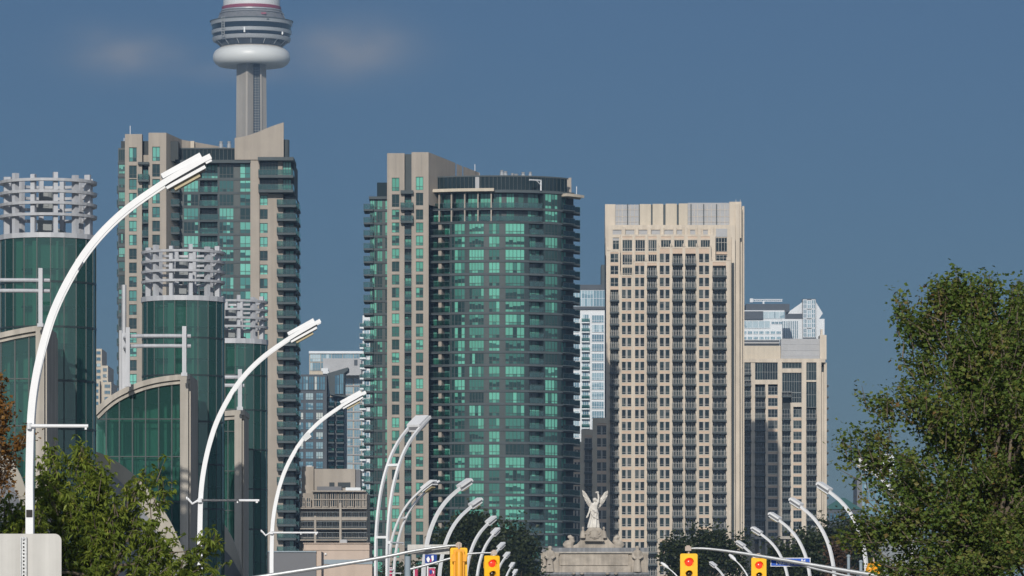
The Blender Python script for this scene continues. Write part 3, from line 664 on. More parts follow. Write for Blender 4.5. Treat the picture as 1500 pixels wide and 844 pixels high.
# ================================================================ observation tower
def observation_tower():
    Y = 2790; cx = wx(368.5, Y); mp = Y / F
    t = thing('observation_tower', 'very tall concrete observation tower with a white ring under a round dark pod', 'tower', (cx, Y, 0))
    Z = lambda p: wz(p, Y)
    ZR = lambda p, r: wz(p + (p - 80) * (-.14 if r > 40 and 62 < p < 96 else 0) + (5.0 * r / 57 if p < 96 else 0), Y)
    # hexagonal core with three legs, tapering upwards
    def shaft(name, quads, m, lo, hi, grow):
        mb = MB()
        for poly in quads:
            n = len(poly); b0 = [(cx + (x - 368.5) * mp * grow, Y + y * grow, lo) for x, y in poly]; b1 = [(cx + (x - 368.5) * mp, Y + y, hi) for x, y in poly]
            for i in range(n): j = (i + 1) % n; mb.face([b0[i], b0[j], b1[j], b1[i]])
            mb.face(b1)
        part(name, mb, [m], t)
    shaft('shaft', [[(347, -2), (361.5, -8.5), (366, -6.8), (366, 14), (352, 12)], [(363.5, -5.5), (371.5, -4), (371.5, 14), (363.5, 14)], [(382.3, -5), (390, -1), (386, 12), (378, 14)]], 'towerc', 0, Z(92), 1.36)
    shaft('shaft_edge', [[(361.4, -8.8), (364, -9), (371.6, -5), (371.6, -2), (362, -2)], [(381.5, -6), (384, -5.4), (385, -1), (381.5, -1)]], 'towerc', 0, Z(92), 1.36)
    mb = MB(); mb.box(wx(371, Y), wx(382.3, Y), Y - 3.6, Y + 8, 0, Z(99)); part('lift_shaft_glazing', mb, ['podglass'], t)
    mb = MB()
    for i in range(70): z = Z(101) - i * 1.45; mb.box(wx(371, Y), wx(382.3, Y), Y - 3.9, Y - 3.62, z, z + .28)
    for p in (374.6, 378.4): mb.box(wx(p, Y), wx(p + .7, Y), Y - 4.1, Y - 3.92, 100, Z(100))
    part('lift_shaft_bars', mb, ['greyframe'], t)
    R = lambda px: px * mp
    def lat(name, prof, mats, n=96, smooth=True, rnd=None):
        mb = MB(); mb.lathe([(R(q[0]), ZR(q[1], q[0])) + tuple(q[2:]) for q in prof], (cx, Y, 0), n, rnd=rnd); return part(name, mb, mats, t, smooth)
    lat('white_ring', [(20, 93.5), (38, 93), (46, 95.6), (48.5, 94.8), (52.5, 91), (55.8, 85.5), (56.6, 80), (56, 74.5), (53.5, 69.5), (49, 66), (44, 64.5), (38, 64)], ['radome'])
    lat('ring_soffit', [(0, 92.4), (20, 92.4), (38, 92.0)], ['greyframe'])
    lat('lower_gallery', [(42, 64.2), (44.5, 64.0), (53.5, 56.4)], ['podglass'])
    for i in range(16):
        an = RAD(22.5 * i + 2); mb = MB()
        mb.tube([(cx + R(45.4) * math.cos(an), Y + R(45.4) * math.sin(an), Z(68.4)), (cx + R(54.8) * math.cos(an), Y + R(54.8) * math.sin(an), Z(60.8))], .24, 6)
        part('gallery_strut', mb, ['podband'], t)
    lat('gallery_sill', [(42, 65.6), (45.6, 65.2), (45.8, 63.6), (44, 63.2)], ['towerc'])
    lat('pod_deck', [(53, 57), (56.2, 56.4), (57.2, 53.9), (57.6, 51.2), (56, 50.6)], ['podband'])
    lat('pod_windows', [(56, 51), (57.4, 45)], ['podglass'])
    lat('pod_deck', [(57, 46.2), (58.2, 45.4), (58.8, 40.8), (57.6, 40.4)], ['podband'])
    lat('pod_windows', [(57.4, 41), (58.6, 32)], ['podglass'])
    lat('pod_deck', [(58, 33.2), (59.4, 32.6), (60.2, 27.4), (60.6, 26.6), (58, 26.2)], ['podband'])
    lat('roof_rim', [(58, 27.6), (61.2, 27.2), (61.2, 26.4), (52, 25.4), (48, 25.2)], ['slab'])
    lat('upper_screen', [(50.5, 26), (44, 13.2), (43, 12.4)], ['mesh'])
    for i in range(24):
        an = RAD(15 * i + 5); mb = MB()
        mb.tube([(cx + R(51) * math.cos(an), Y + R(51) * math.sin(an), Z(30.4)), (cx + R(44.3) * math.cos(an), Y + R(44.3) * math.sin(an), Z(16.6))], .07, 5)
        part('screen_strut', mb, ['greyframe'], t)
    lat('screen_rail', [(47.4, 17.2), (47.9, 16.6), (47.2, 16.0)], ['podband'])
    lat('screen_rim', [(43, 13.4), (45, 13.2), (44.6, 11.8), (42, 11.4)], ['podband'])
    lat('red_ring', [(41, 12), (43.2, 11.2), (43.6, 7.0), (41, 6.4)], ['podred'])
    lat('radome', [(41, 9), (41.6, 6.6), (41.2, -16), (38, -22), (20, -26), (14, -27)], ['radome'])
    mb = MB(); mb.lathe([(R(14), Z(-20)), (R(11), Z(-160)), (R(18), Z(-166)), (R(18), Z(-185)), (R(7), Z(-192)), (R(5), Z(-330)), (R(1), Z(-470))], (cx, Y, 0), 24); part('mast', mb, ['towerc'], t)
    for p in (327.6, 331.2):
        mb = MB(); x = wx(p, Y); y = Y - math.sqrt(R(60) ** 2 - (x - cx) ** 2) - .5
        mb.box(x - .2, x + .2, y, y + .5, Z(60), Z(30)); part('ladder_rail', mb, ['greyframe'], t)
    mb = MB()
    x = wx(329.4, Y); y = Y - math.sqrt(R(60) ** 2 - (x - cx) ** 2) - .4
    for i in range(8): z = Z(58.5 - i * 3.7); mb.box(x - .7, x + .7, y, y + .3, z - .15, z + .15)
    part('ladder_rungs', mb, ['greyframe'], t)
    for px, t0, t1, m in ((361.2, 49.5, 41.5, 'podband'), (415.4, 50, 46, 'podband'), (388.5, 21.5, 19, 'podred'), (393, 30.4, 29.2, 'podglass')):
        x = wx(px, Y); y = Y - math.sqrt(R(58.9 if t0 > 25 else 50) ** 2 - (x - cx) ** 2) - .35; w = .4 if t0 > 35 else 1.4
        mb = MB(); mb.box(x - w, x + w, y, y + 1.2, Z(t0 + 5), Z(t1 + 5)); part('pod_fitting', mb, [m], t)
observation_tower()

# ================================================================ further towers
def simple(name, label, Y, gl, frame, cx, **k): return Fac(name, label, 'building', Y, frame, gl, cx, **k)
def e_white():
    E = simple('apartment_tower', 'white apartment tower with pale blue glazing, between the green and the cream tower', 1560, 'gE', 'whitewall', 864, railstyle='glass')
    E.solid(('wall', 'whitewall'), 834, 886.6, 452, 962, -25, -.6); E.solid(('roof_screen', 'darkgrid'), 834, 887, 417, 425, -22, -.5)
    E.window(834, 852, 425, 449, 4, .5, -.45); E.window(852, 869, 425, 449, 4, .5, -.45); E.window(869, 886.5, 425, 449, 4, .5, -.45); E.solid(('core', 'darkgrid'), 834, 886, 425, 449, -25, -.9); E.solid(('floor_edges', 'darkgrid'), 834, 887, 449, 453, -22, .2)
    y = 461.5
    while y < 700:
        E.window(867, 884.5, y, y + 11, 5, .7, -.35); E.window(853, 862.5, y - 1, y + 11.5, 3, .8, -.45, low=False); E.balcony(852, 863.5, y + 10.6, -.55, 1.0, 1.6, sides=True); E.window(838, 848.5, y, y + 11, 3, .7, -.4)
        E.solid(('wall_edge', 'whitewall'), 864, 866, y - 3, y + 11, -.6, -.25)
        y += 14.05
    E.solid(('roof_block', 'slab'), 881.5, 887, 385, 420, -20, -8)
    E.finish(slabmat='whitewall', railmats=('railglass', 'paleframe'))
e_white()
def e_left():
    E = simple('apartment_tower', 'white balconied apartment tower mostly hidden behind the left edge of the green tower', 1480, 'gE', 'whitewall', 545, railstyle='glass')
    E.solid(('wall', 'whitewall'), 531, 572, 462, 962, -25, -.5)
    y = 466
    while y < 760:
        E.window(533, 541, y + 2, y + 12, 2, .7, -.35); E.balcony(527, 536, y + 13.2, -3, .9, 2.4); y += 14.9
    E.finish(slabmat='whitewall', railmats=('railglass', 'paleframe'))
e_left()
def g_back():
    G = simple('apartment_tower', 'tall pale blue glass block with a grey roof box, behind the charcoal glazed block', 1720, 'gE', 'paleframe', 492)
    G.solid(('wall', 'cream2'), 453, 536, 517, 962, -25, -.5); G.solid(('roof_edge', 'whitewall'), 452.5, 537, 514.5, 518, -25, .3)
    for i in range(5):
        a = 454 + i * 16; G.window(a, a + 15.6, 518.5, 530, 4, .6, -.3); G.window(a, a + 15.6, 531, 543, 4, .8, -.3)
    G.solid(('roof_block', 'lattice'), 474, 530, 526.5, 551, .2, 6); G.solid(('vent_panel', 'darkgrid'), 519.5, 524.5, 528.5, 537, 6, 6.1)
    y = 554
    while y < 800:
        for a, b in ((505, 517), (518.5, 529), (530, 536)): G.window(a, b, y, y + 10.5, 3, .7, -.2)
        G.solid(('floor_edges', 'lattice'), 480, 537, y + 10.8, y + 12, -.5, .1); y += 12.6
    G.solid(('roof_block', 'whitewall'), 472, 482, 541.5, 546, 4, 8)
    G.finish()
g_back()
def g_front():
    G = simple('office_block', 'charcoal gridded glass block with a slanted roof fin and black balcony side', 1500, 'gG', 'darkgrid', 470, railstyle='glass')
    G.solid(('wall', 'darkgrid'), 425, 478.5, 548.5, 962, -30, -.5)
    for i in range(6): a = 427 + i * 8.3; G.window(a, a + 8, 551, 571.5, 2, .5, -.3, fw=.14)
    y = 575.5
    while y < 810:
        for a, b in ((426, 432.2), (433, 444.4), (447.5, 459), (462.8, 473.2)): G.window(a, b, y, y + 10.4, 3, .7, -.35, r=(random.uniform(.4, 1) if random.random() < .75 else .2))
        y += 14.35
    # dark side wall running back with balconies, and the leaning roof fin
    G.solid(('side_wall', 'darkgrid'), 478.5, 503.5, 580, 962, -30, -6)
    mb = G.W(('roof_fin', 'slab')); mb.prism([(G.pt(x, y, 0)[0], G.pt(x, y, 0)[2]) for x, y in ((503, 581), (508.5, 581.5), (508.5, 579.5), (504, 578.5), (504, 546), (509.5, 542), (509.5, 537.5), (479, 546.5), (483, 577.5))], 1500 + 2, 1500 + 14)
    G.window(490, 497, 549, 577, 2, .5, -1.6, r=.35); G.window(497.4, 503, 547, 577, 2, .5, -1.6, r=.5)
    y = 588
    while y < 800:
        G.balcony(480.5, 489, y + 6, -6.2, -2.8, 2.4); G.balcony(492, 503, y + 6.5, -6.2, -3.4, 2.4); G.window(481, 489, y - 6, y + 5, 2, .7, -5.8, r=.1); G.window(492.5, 502, y - 6, y + 5, 2, .7, -5.8, r=.3); y += 13.2
    G.solid(('roof_block', 'whitewall'), 472, 481, 543, 546.5, -8, -4)
    G.finish(slabmat='slab', railmats=('railglass', 'slab'))
g_front()
def g_podium():
    G = simple('apartment_block', 'mid rise beige block with gridded loft windows and recessed dark terraces', 1003, 'gC', 'beige', 490, railstyle='bars', group=None)
    G.solid(('penthouse', 'beige'), 459.5, 519.5, 686, 722, -14, -3.5); G.solid(('penthouse', 'beige'), 440, 458, 682, 730, -18, -5); G.solid(('penthouse_side', 'greybox'), 519.6, 527, 687, 722, -14, -4.4); G.solid(('penthouse_roof', 'whitewall'), 442, 455, 680.5, 682, -17, -6)
    G.solid(('vent_panel', 'dark'), 481.5, 489, 706, 713.5, -3.6, -3.3); G.solid(('vent_panel', 'dark'), 494, 512.5, 706, 713.5, -3.6, -3.3)
    G.solid(('wall', 'beige'), 438, 538, 722, 962, -20, -2.5); G.solid(('roof_edge', 'beige'), 457, 536, 718.5, 720.5, -12, .2); G.solid(('roof_plant', 'greybox'), 464, 500, 712.5, 718.5, -6, -1); G.solid(('roof_plant', 'whitewall'), 506, 528, 714, 718.5, -6, -1)
    for a, b in ((459, 470), (471, 481), (483, 494), (495.5, 506), (507.5, 518), (520, 529), (530, 537)): G.window(a, b, 721, 743, 3, .5, -.9, fw=.16)
    G.solid(('frame_grid', 'beige'), 457, 537, 731, 732.4, -.9, -.6)
    for x in (440, 448): G.window(x, x + 7, 728, 743, 2, .5, -1.2, fw=.16)
    for y, m in ((744, 'beige'), (758, 'beige'), (774, 'beige'), (790.5, 'beige')):
        G.solid(('terrace_edge', m, y), 440, 537.5, y, y + 1.6 + (3 if y == 758 else 0), -2.5, 1.2)
        for i in range(9): a = 443 + i * 10.4; G.window(a, a + 9.6, y + 5, y + 14, 3, .8, -2.3, low=False, r=random.choice((.1, .3, .5, .9)))
        if y < 790: G.balcony(441, 537, y + 14.5, -2.5, 1.0, 1, sides=False)
    G.solid(('pier', 'beige'), 460.5, 463.5, 756, 962, -2.4, 1.25); G.solid(('pier', 'beige', 2), 497.5, 500.5, 737, 962, -2.4, 1.4)
    G.finish(slabmat='slab', railmats=('railglass', 'greyframe'))
g_podium()
def f_left():
    G = simple('office_tower', 'pale stepped office tower in the far gap between the two left glass drums', 1850, 'gG', 'paleframe', 146)
    for a, b, t, d in ((120, 147, 509.5, -6), (147, 157, 535, -3), (150, 162.5, 559.5, -1), (120, 146, 558, 0.5)):
        G.solid(('wall', 'cream2'), a, b, t, 962, -30, d - .3); y = t + 3.5
        while y < 700: G.window(a + 2.5, b - 1.5, y, y + 5, 4, .9, d - .1, r=.15, low=False); y += 9
    G.finish()
f_left()
def h_towers():
    Y = 2400; G = simple('office_tower', 'distant white and dark banded office block with a stepped dark top', Y, 'gE', 'whitewall', 1120)
    G.solid(('wall', 'whitewall'), 1086, 1146, 465, 962, -40, -1); G.solid(('dark_top', 'darkgrid'), 1094, 1158, 443.5, 455, -30, -8); G.solid(('dark_top', 'darkgrid'), 1086, 1118, 456, 468, -14, 0); G.solid(('roof_edge', 'whitewall'), 1088, 1150, 453.5, 457, -30, -6)
    for i in range(4): G.window(1118 + i * 8, 1126 + i * 8, 456.5, 467, 4, .9, -.8, r=.9)
    for i in range(5): G.window(1086 + i * 8.5, 1094.2 + i * 8.5, 470, 481, 5, .9, -.8, r=.8)
    for i in range(3): G.window(1130 + i * 5.5, 1135 + i * 5.5, 471 + 0 * i, 475, 2, .9, -.8, r=.1)
    for j in range(5):
        for i in range(7): G.window(1087 + i * 8.4, 1093.6 + i * 8.4, 485 + j * 8, 489.5 + j * 8, 3, .9, -.8, r=.55)
    G.finish()
    t = thing('tower_crane', 'small pale crane with a level jib on the roof of the distant banded block', 'crane', (wx(1104, Y), Y + 12, wz(443.5, Y)))
    mb = MB(); mb.box(wx(1119, Y), wx(1121.4, Y), Y + 11.6, Y + 12.4, wz(443.5, Y), wz(439, Y)); part('mast', mb, ['whitewall'], t)
    mb = MB(); z0, z1 = wz(438.9, Y), wz(436.2, Y)
    for z in (z0, z1): mb.box(wx(1101, Y), wx(1148, Y), Y + 11.7, Y + 12.3, z - .16, z + .16)
    for i in range(16):
        x = wx(1101 + i * 2.94, Y); x2 = wx(1101 + (i + 1) * 2.94, Y); mb.tube([(x, Y + 12, z0 if i % 2 else z1), (x2, Y + 12, z1 if i % 2 else z0)], .14, 4)
    part('jib', mb, ['whitewall'], t); mb = MB(); mb.box(wx(1100, Y), wx(1104.5, Y), Y + 11, Y + 13, wz(440.5, Y), wz(435, Y)); part('counterweight', mb, ['whitewall'], t)
    Y = 2450; K = simple('office_tower', 'distant pale glass tower with a pointed folded crystal top', Y, 'gE', 'whitewall', 1176)
    X = lambda p: wx(p, Y); Z = lambda p: wz(p, Y)
    K.solid(('wall', 'whitewall'), 1144, 1208, 467, 962, -35, -1)
    mb = K.W(('folded_top', 'whitewall')); mb.prism([(X(1149), Z(467)), (X(1149), Z(461)), (X(1176), Z(442)), (X(1176), Z(467))][::-1], Y + 3, Y + 26)
    mb.prism([(X(1194), Z(467)), (X(1194), Z(440)), (X(1205.5), Z(459)), (X(1200), Z(467))][::-1], Y + 1, Y + 20)
    K.solid(('dark_fold', 'darkgrid'), 1149, 1176, 459.5, 467, -4, -.8)
    for i in range(9): mb.box(X(1150.5 + i * 2.9), X(1151.2 + i * 2.9), Y + 2.6, Y + 2.95, Z(466), Z(461.5 - i * 2.0 + .6))
    for j in range(4):
        for i in range(3): K.window(1176 + i * 6.2, 1182 + i * 6.2, 439 + j * 14 + i % 2, 452.6 + j * 14, 2, .5, 1.0, r=(.1, .65, .25)[i], fw=.3)
    K.solid(('glass_shaft', 'darkgrid'), 1175.6, 1195, 438, 962, -8, .7)
    for i in range(9): K.window(1145.5 + i * 2.7, 1147.3 + i * 2.7, 470, 496, 1, .5, -.8, r=.05)
    K.finish()
h_towers()
def r_far():
    Y = 1750; K = simple('office_tower', 'hazy blue glass tower seen through the left edge of the big maple', Y, 'gG', 'greyframe', 1295)
    K.solid(('wall', 'greybox'), 1255.5, 1262, 698, 962, -20, -.5); K.solid(('wall', 'greyframe'), 1262, 1345, 694, 962, -22, -1.0); K.solid(('roof_block', 'whitewall'), 1292, 1312, 664, 694, -20, -8)
    for j in range(7):
        for i in range(8): K.window(1263 + i * 10, 1272.6 + i * 10, 697 + j * 12, 708.4 + j * 12, 3, .7, -.8, r=random.choice((.2, .5, .55, .7)))
    K.finish()
    Y = 1600; X = lambda p: wx(p, Y); Z = lambda p: wz(p, Y)
    t = thing('pavilion_building', 'low building, its shade coloured dark blue, with a green hipped roof behind the far trees', 'building', (X(1236), Y, 0))
    mb = MB(); mb.box(X(1207), X(1262), Y, Y + 12, 0, Z(746)); part('wall', mb, ['darkgrid'], t)  # building stands in shade; its darkness is put into the wall colour
    mb = MB(); a = [(X(1206), Y - .5, Z(746)), (X(1263), Y - .5, Z(746)), (X(1263), Y + 12.5, Z(746)), (X(1206), Y + 12.5, Z(746))]; p = [(X(1233), Y + 5.5, Z(728.5)), (X(1239), Y + 5.5, Z(728.5))]
    mb.face([a[0], a[1], p[1], p[0]]); mb.face([a[1], a[2], p[1]]); mb.face([a[2], a[3], p[0], p[1]]); mb.face([a[3], a[0], p[0]]); mb.face(a[::-1]); part('roof', mb, ['greenroof'], t)
    for i in range(10):
        mb = MB(); mb.box(X(1211 + i * 5), X(1214.2 + i * 5), Y - .12, Y - .05, Z(764), Z(752)); part('window', mb, ['gG'], t)
r_far()
def low_blocks():
    Y = 700; X = lambda p: wx(p, Y); Z = lambda p: wz(p, Y)
    t = thing('low_building', 'low pink stucco building with a grey band, behind the flat roofed shed', 'building', (X(500), Y, 0))
    mb = MB(); mb.box(X(445), X(541), Y, Y + 14, 0, Z(796.5)); part('wall', mb, ['pink'], t)
    mb = MB(); mb.box(X(444), X(542), Y - .25, Y + 14.2, Z(796.5), Z(795.3)); mb.box(X(444.6), X(541.4), Y - .12, Y, Z(806), Z(804.6)); part('coping', mb, ['pink'], t)
    mb = MB(); mb.box(X(470), X(546), Y - 3.2, Y - .05, 0, Z(827)); part('front_wing', mb, ['pink'], t)
    mb = MB(); mb.box(X(471), X(546.5), Y - 3.3, Y - .06, Z(827), Z(820.5)); part('roof_band', mb, ['bluepost'], t)
    mb = MB(); mb.box(X(475.6), X(478.2), Y - .35, Y, Z(812.6), Z(810.6)); part('wall_lamp', mb, ['signwhite'], t)
    mb = MB(); mb.box(X(496), X(506), Y + 6, Y + 9, Z(796), Z(789)); part('roof_vent', mb, ['lattice'], t)
    Y = 660; t = thing('shed', 'flat roofed shed, its shaded front coloured grey, in front of the pink building', 'building', (X(430), Y, 0))
    X = lambda p: wx(p, Y); Z = lambda p: wz(p, Y)
    mb = MB(); mb.box(X(388), X(463), Y, Y + 10, 0, Z(809)); part('wall', mb, ['greybox'], t)  # front lies in shade, which is put into the grey colour
    mb = MB(); mb.box(X(387.4), X(463.3), Y - .15, Y + 10, Z(809), Z(807.2)); part('roof_edge', mb, ['bluepost'], t)
    mb = MB(); mb.box(X(463.4), X(470.5), Y + .3, Y + 9, 0, Z(807.8)); part('end_wall', mb, ['pink'], t)
    mb = MB(); mb.box(X(387), X(390.5), Y - .5, Y - .2, 0, Z(809)); part('downpipe', mb, ['bluepost'], t)
low_blocks()

# ================================================================ exhibition hall: glass drums, arched bays, curved fins
def hall():
    t = thing('exhibition_hall', 'green glass exhibition hall with round stair drums crowned by white ring frames', 'building', (wx(265, 408), 404, 0))
    def drum(Y, cxp, rp, top, bands, seed):
        random.seed(seed); mp = Y / F; cx = wx(cxp, Y); r = rp * mp; Z = lambda p: wz(p, Y); yc = Y + r
        n = 22; mb = MB()
        # faceted glass skin
        gap = [Z(top)] + [Z(b) for b in bands] + [0]
        for i in range(n):
            a0, a1 = 2 * math.pi * i / n, 2 * math.pi * (i + 1) / n
            for j in range(len(gap) - 1):
                mb.face([(cx + r * math.cos(a0), yc + r * math.sin(a0), gap[j + 1]), (cx + r * math.cos(a1), yc + r * math.sin(a1), gap[j + 1]), (cx + r * math.cos(a1), yc + r * math.sin(a1), gap[j]), (cx + r * math.cos(a0), yc + r * math.sin(a0), gap[j])])
        d = part('stair_drum', mb, ['hallglass'], t)
        mb = MB()
        for i in range(n):
            an = 2 * math.pi * i / n; mb.box(cx + r * math.cos(an) - .035, cx + r * math.cos(an) + .035, yc + r * math.sin(an) - .035, yc + r * math.sin(an) + .035, 0, Z(top))
        for b in bands: mb.lathe([(r - .03, Z(b) - .07), (r + .05, Z(b) - .07), (r + .05, Z(b) + .07), (r - .03, Z(b) + .07)], (cx, yc, 0), n)
        part('mullions', mb, ['spand'], d)
        # what stands behind the glass: core wall, columns and landings
        mb = MB(); mb.lathe([(r * .70, 0), (r * .70, Z(top) - .4)], (cx, yc, 0), 20); part('core', mb, ['curtainwall'], d)
        mb = MB()
        for i in range(13):
            an = 2 * math.pi * (i + random.random() * .6) / 13; w = random.uniform(.06, .26); q = r * .86
            x, y = cx + q * math.cos(an), yc + q * math.sin(an); mb.box(x - w, x + w, y - w, y + w, 0, Z(top) - .2, 0)
        part('inner_columns', mb, ['innercol'], d)
        mb = MB(); z = Z(top) - 2.2
        while z > 1: mb.lathe([(r * .5, z), (r * .9, z), (r * .9, z + .12), (r * .5, z + .12)], (cx, yc, 0), 22); z -= 2.6
        part('landings', mb, ['spand'], d)
        # white rim and the ring cage above it
        mb = MB(); mb.lathe([(r * .3, Z(top) + .02), (r * 1.03, Z(top) + .02), (r * 1.03, Z(top - 7.6)), (r * .6, Z(top - 7.6)), (0, Z(top - 7.9))], (cx, yc, 0), n); part('rim', mb, ['steel'], d)
        k = rp / 70.0
        for i in range(12):
            an = RAD(30 * i + 15); q = r * .88; x, y = cx + q * math.cos(an), yc + q * math.sin(an); w = .30 * (r / 3.3)
            ca, sa = math.cos(an), math.sin(an); mb = MB(); pts = []
            for dx, dy in ((-.5, -1), (.5, -1), (.5, 1), (-.5, 1)): pts.append((x + dx * w * 1.3 * ca - dy * w * .5 * sa, y + dx * w * 1.3 * sa + dy * w * .5 * ca))
            z1 = Z(top - 96 * k) if i % 2 else Z(top - 93 * k)
            mb.hexa([(p, q_, Z(top - 7)) for p, q_ in pts] + [(p, q_, z1) for p, q_ in pts]); part('cage_post', mb, ['steel'], t)
        for j in range(4):
            z = Z(top - (34.5 + 16.8 * j) * k); mb = MB(); ro, ri = r * (1.02), r * .9; h = .095 * r / 3.3
            mb.lathe([(ri, z - h), (ro, z - h), (ro + .03, z + h), (ri, z + h), (ri, z - h)], (cx, yc, 0), 44); part('cage_ring', mb, ['steel'], t)
        # roof plant inside the cage
        mb = MB(); mb.box(cx - .7, cx + .3, yc - .6, yc + .6, Z(top - 7), Z(top - 30 * k)); mb.box(cx - .9, cx + .6, yc - .5, yc + .5, Z(top - 38 * k), Z(top - 55 * k)); part('roof_plant', mb, ['greyframe'], t)
        mb = MB(); mb.tube([(cx - .1, yc, Z(top - 50 * k)), (cx - .1, yc, Z(top - 74 * k))], [.55, .55], 14); mb.tube([(cx - 1.2, yc - .4, Z(top - 8)), (cx + .2, yc - .2, Z(top - 22 * k)), (cx + 1.3, yc - .4, Z(top - 10))], .12, 6); part('roof_plant', mb, ['greyframe'], t)
    drum(346, 64, 70.5, 348, [412, 478, 557, 628, 700], 3)
    drum(408, 264.5, 60.5, 440, [494, 549, 617, 680, 745], 5)
    drum(466, 337, 52, 503, [549, 600, 658, 716, 775], 8)
    # arched bay fronts: concrete edge band, end pilaster, glass wall with mullions
    def bay(Y, x0, x1, arch, pil, rows, step, deep):
        X = lambda p: wx(p, Y); Z = lambda p: wz(p, Y)
        pts = [(p.x, p.z) for p in spline([(X(a), 0, Z(b)) for a, b in arch], 8)]
        outer = pts; th = .36 * Y / 346
        def off(k):
            a = Vector(pts[max(k - 1, 0)]); b = Vector(pts[min(k + 1, len(pts) - 1)]); d_ = (b - a).normalized(); return Vector((d_.y, -d_.x))
        inner = [tuple(Vector(p) + off(k) * th) for k, p in enumerate(pts)]
        mb = MB()
        for k in range(len(pts) - 1):
            a, b, c, d_ = outer[k], outer[k + 1], inner[k + 1], inner[k]
            mb.hexa([(d_[0], Y - .5, d_[1]), (c[0], Y - .5, c[1]), (c[0], Y + deep, c[1]), (d_[0], Y + deep, d_[1]), (a[0], Y - .5, a[1]), (b[0], Y - .5, b[1]), (b[0], Y + deep, b[1]), (a[0], Y + deep, a[1])])
        ar = part('roof_arch', mb, ['conc'], t)
        inn2 = [tuple(Vector(p) + off(k) * th * 1.05) for k, p in enumerate(pts)]; in3 = [tuple(Vector(p) + off(k) * th * 1.75) for k, p in enumerate(pts)]
        mb = MB()
        for k in range(len(pts) - 1):
            a, b, c, d_ = inn2[k], inn2[k + 1], in3[k + 1], in3[k]
            mb.hexa([(d_[0], Y - .25, d_[1]), (c[0], Y - .25, c[1]), (c[0], Y + .6, c[1]), (d_[0], Y + .6, d_[1]), (a[0], Y - .25, a[1]), (b[0], Y - .25, b[1]), (b[0], Y + .6, b[1]), (a[0], Y + .6, a[1])])
        part('inner_band', mb, ['conc'], ar)
        mb = MB(); mb.box(X(pil[0]), X(pil[1] - 3), Y - .62, Y + deep, 0, Z(pil[2]) - th); mb.box(X(pil[1] - 2.2), X(pil[1]), Y - .2, Y + deep, 0, Z(pil[2]) - th); part('pilaster', mb, ['conc'], t)
        ztop = lambda x: max([inner[k][1] + (inner[k + 1][1] - inner[k][1]) * (x - inner[k][0]) / max(1e-6, inner[k + 1][0] - inner[k][0]) for k in range(len(inner) - 1) if inner[k][0] <= x <= inner[k + 1][0]] or [inner[0][1] if x < inner[0][0] else inner[-1][1]])
        gx = [x0 + step * i for i in range(int((x1 - x0) / step) + 1)] + [x1]
        mb = MB(); mm = MB()
        for i in range(len(gx) - 1):
            a, b = X(gx[i]), X(gx[i + 1]); lv = [0] + [Z(q) for q in sorted(rows, reverse=True)]
            for j in range(len(lv)):
                lo = lv[j]; za, zb = ztop(a), ztop(b)
                if j + 1 < len(lv): h0 = min(lv[j + 1], za); h1 = min(lv[j + 1], zb)
                else: h0, h1 = za, zb
                if h0 - lo < .02 and h1 - lo < .02: continue
                mb.face([(a, Y, lo), (b, Y, lo), (b, Y, max(h1, lo + .01)), (a, Y, max(h0, lo + .01))])
            if 0 < i: mm.box(a - .05, a + .05, Y - .12, Y + .05, 0, ztop(a))
            for q in rows:
                if Z(q) < min(ztop(a), ztop(b)): mm.box(a, b, Y - .09, Y + .03, Z(q) - .04, Z(q) + .04)
        gw = part('glass_wall', mb, ['hallglass'], t); part('mullions', mm, ['spand'], gw)
        # inside: back wall, columns, sloping braces
        mb = MB()
        for i in range(12):
            a, b = X(x0 + (x1 - x0) * i / 12), X(x0 + (x1 - x0) * (i + 1) / 12); za, zb = ztop(a) - .25, ztop(b) - .25; y0 = Y + deep * .75; mb.hexa([(a, y0, 0), (b, y0, 0), (b, y0 + .3, 0), (a, y0 + .3, 0), (a, y0, za), (b, y0, zb), (b, y0 + .3, zb), (a, y0 + .3, za)], 0, 0, (i == 0, i == 11))
        part('inner_back_wall', mb, ['curtainwall'], t)
        mb = MB()
        for i in range(8):
            a = X(x0 + (x1 - x0) * (i + .3 + random.random() * .5) / 8); w = random.choice((.10, .16, .3)); mb.box(a - w, a + w, Y + 1.6, Y + 2.2, 0, ztop(a) - .5)
        for q in rows: mb.box(X(x0), X(x1), Y + 1.2, Y + 3.0, Z(q) - .12, Z(q) + .12)
        part('inner_columns', mb, ['innercol'], t)
        mb = MB()
        mb.tube([(X(x0 + 10), Y + 1.0, Z(max(rows) + 60)), (X(x1), Y + 1.0, Z(min(rows) + 40))], .18, 6); part('inner_brace', mb, ['innercol'], t)
        mb = MB()
        mb.hexa([(X(x0), Y + .8, Z(pil[2] + 60)), (X(x1), Y + .8, Z(pil[2] + 34)), (X(x1), Y + 1, Z(pil[2] + 34)), (X(x0), Y + 1, Z(pil[2] + 60)), (X(x0), Y + .8, Z(pil[2] + 50)), (X(x1), Y + .8, ztop(X(x1)) - .2), (X(x1), Y + 1, ztop(X(x1)) - .2), (X(x0), Y + 1, Z(pil[2] + 50))])
        part('ceiling_baffle', mb, ['podglass'], t)
    random.seed(21)
    bay(396, 136.5, 266, [(135.5, 604), (150, 590), (166, 578), (186, 567.5), (208, 559), (232, 553.2), (256, 550), (278.5, 548.6)], (264.5, 279.5, 549), [614, 669, 735], 19.2, 9)
    bay(336, -60, 55, [(-60, 512), (-20, 494), (6, 487), (30, 482), (50, 478.6), (67, 477)], (53.5, 69, 477.5), [555, 624, 700], 20.5, 8)
    bay(452, 300, 346, [(300, 607), (318, 604), (334, 602), (358.5, 600.6)], (344, 357.5, 601), [632, 690, 748], 17, 8)
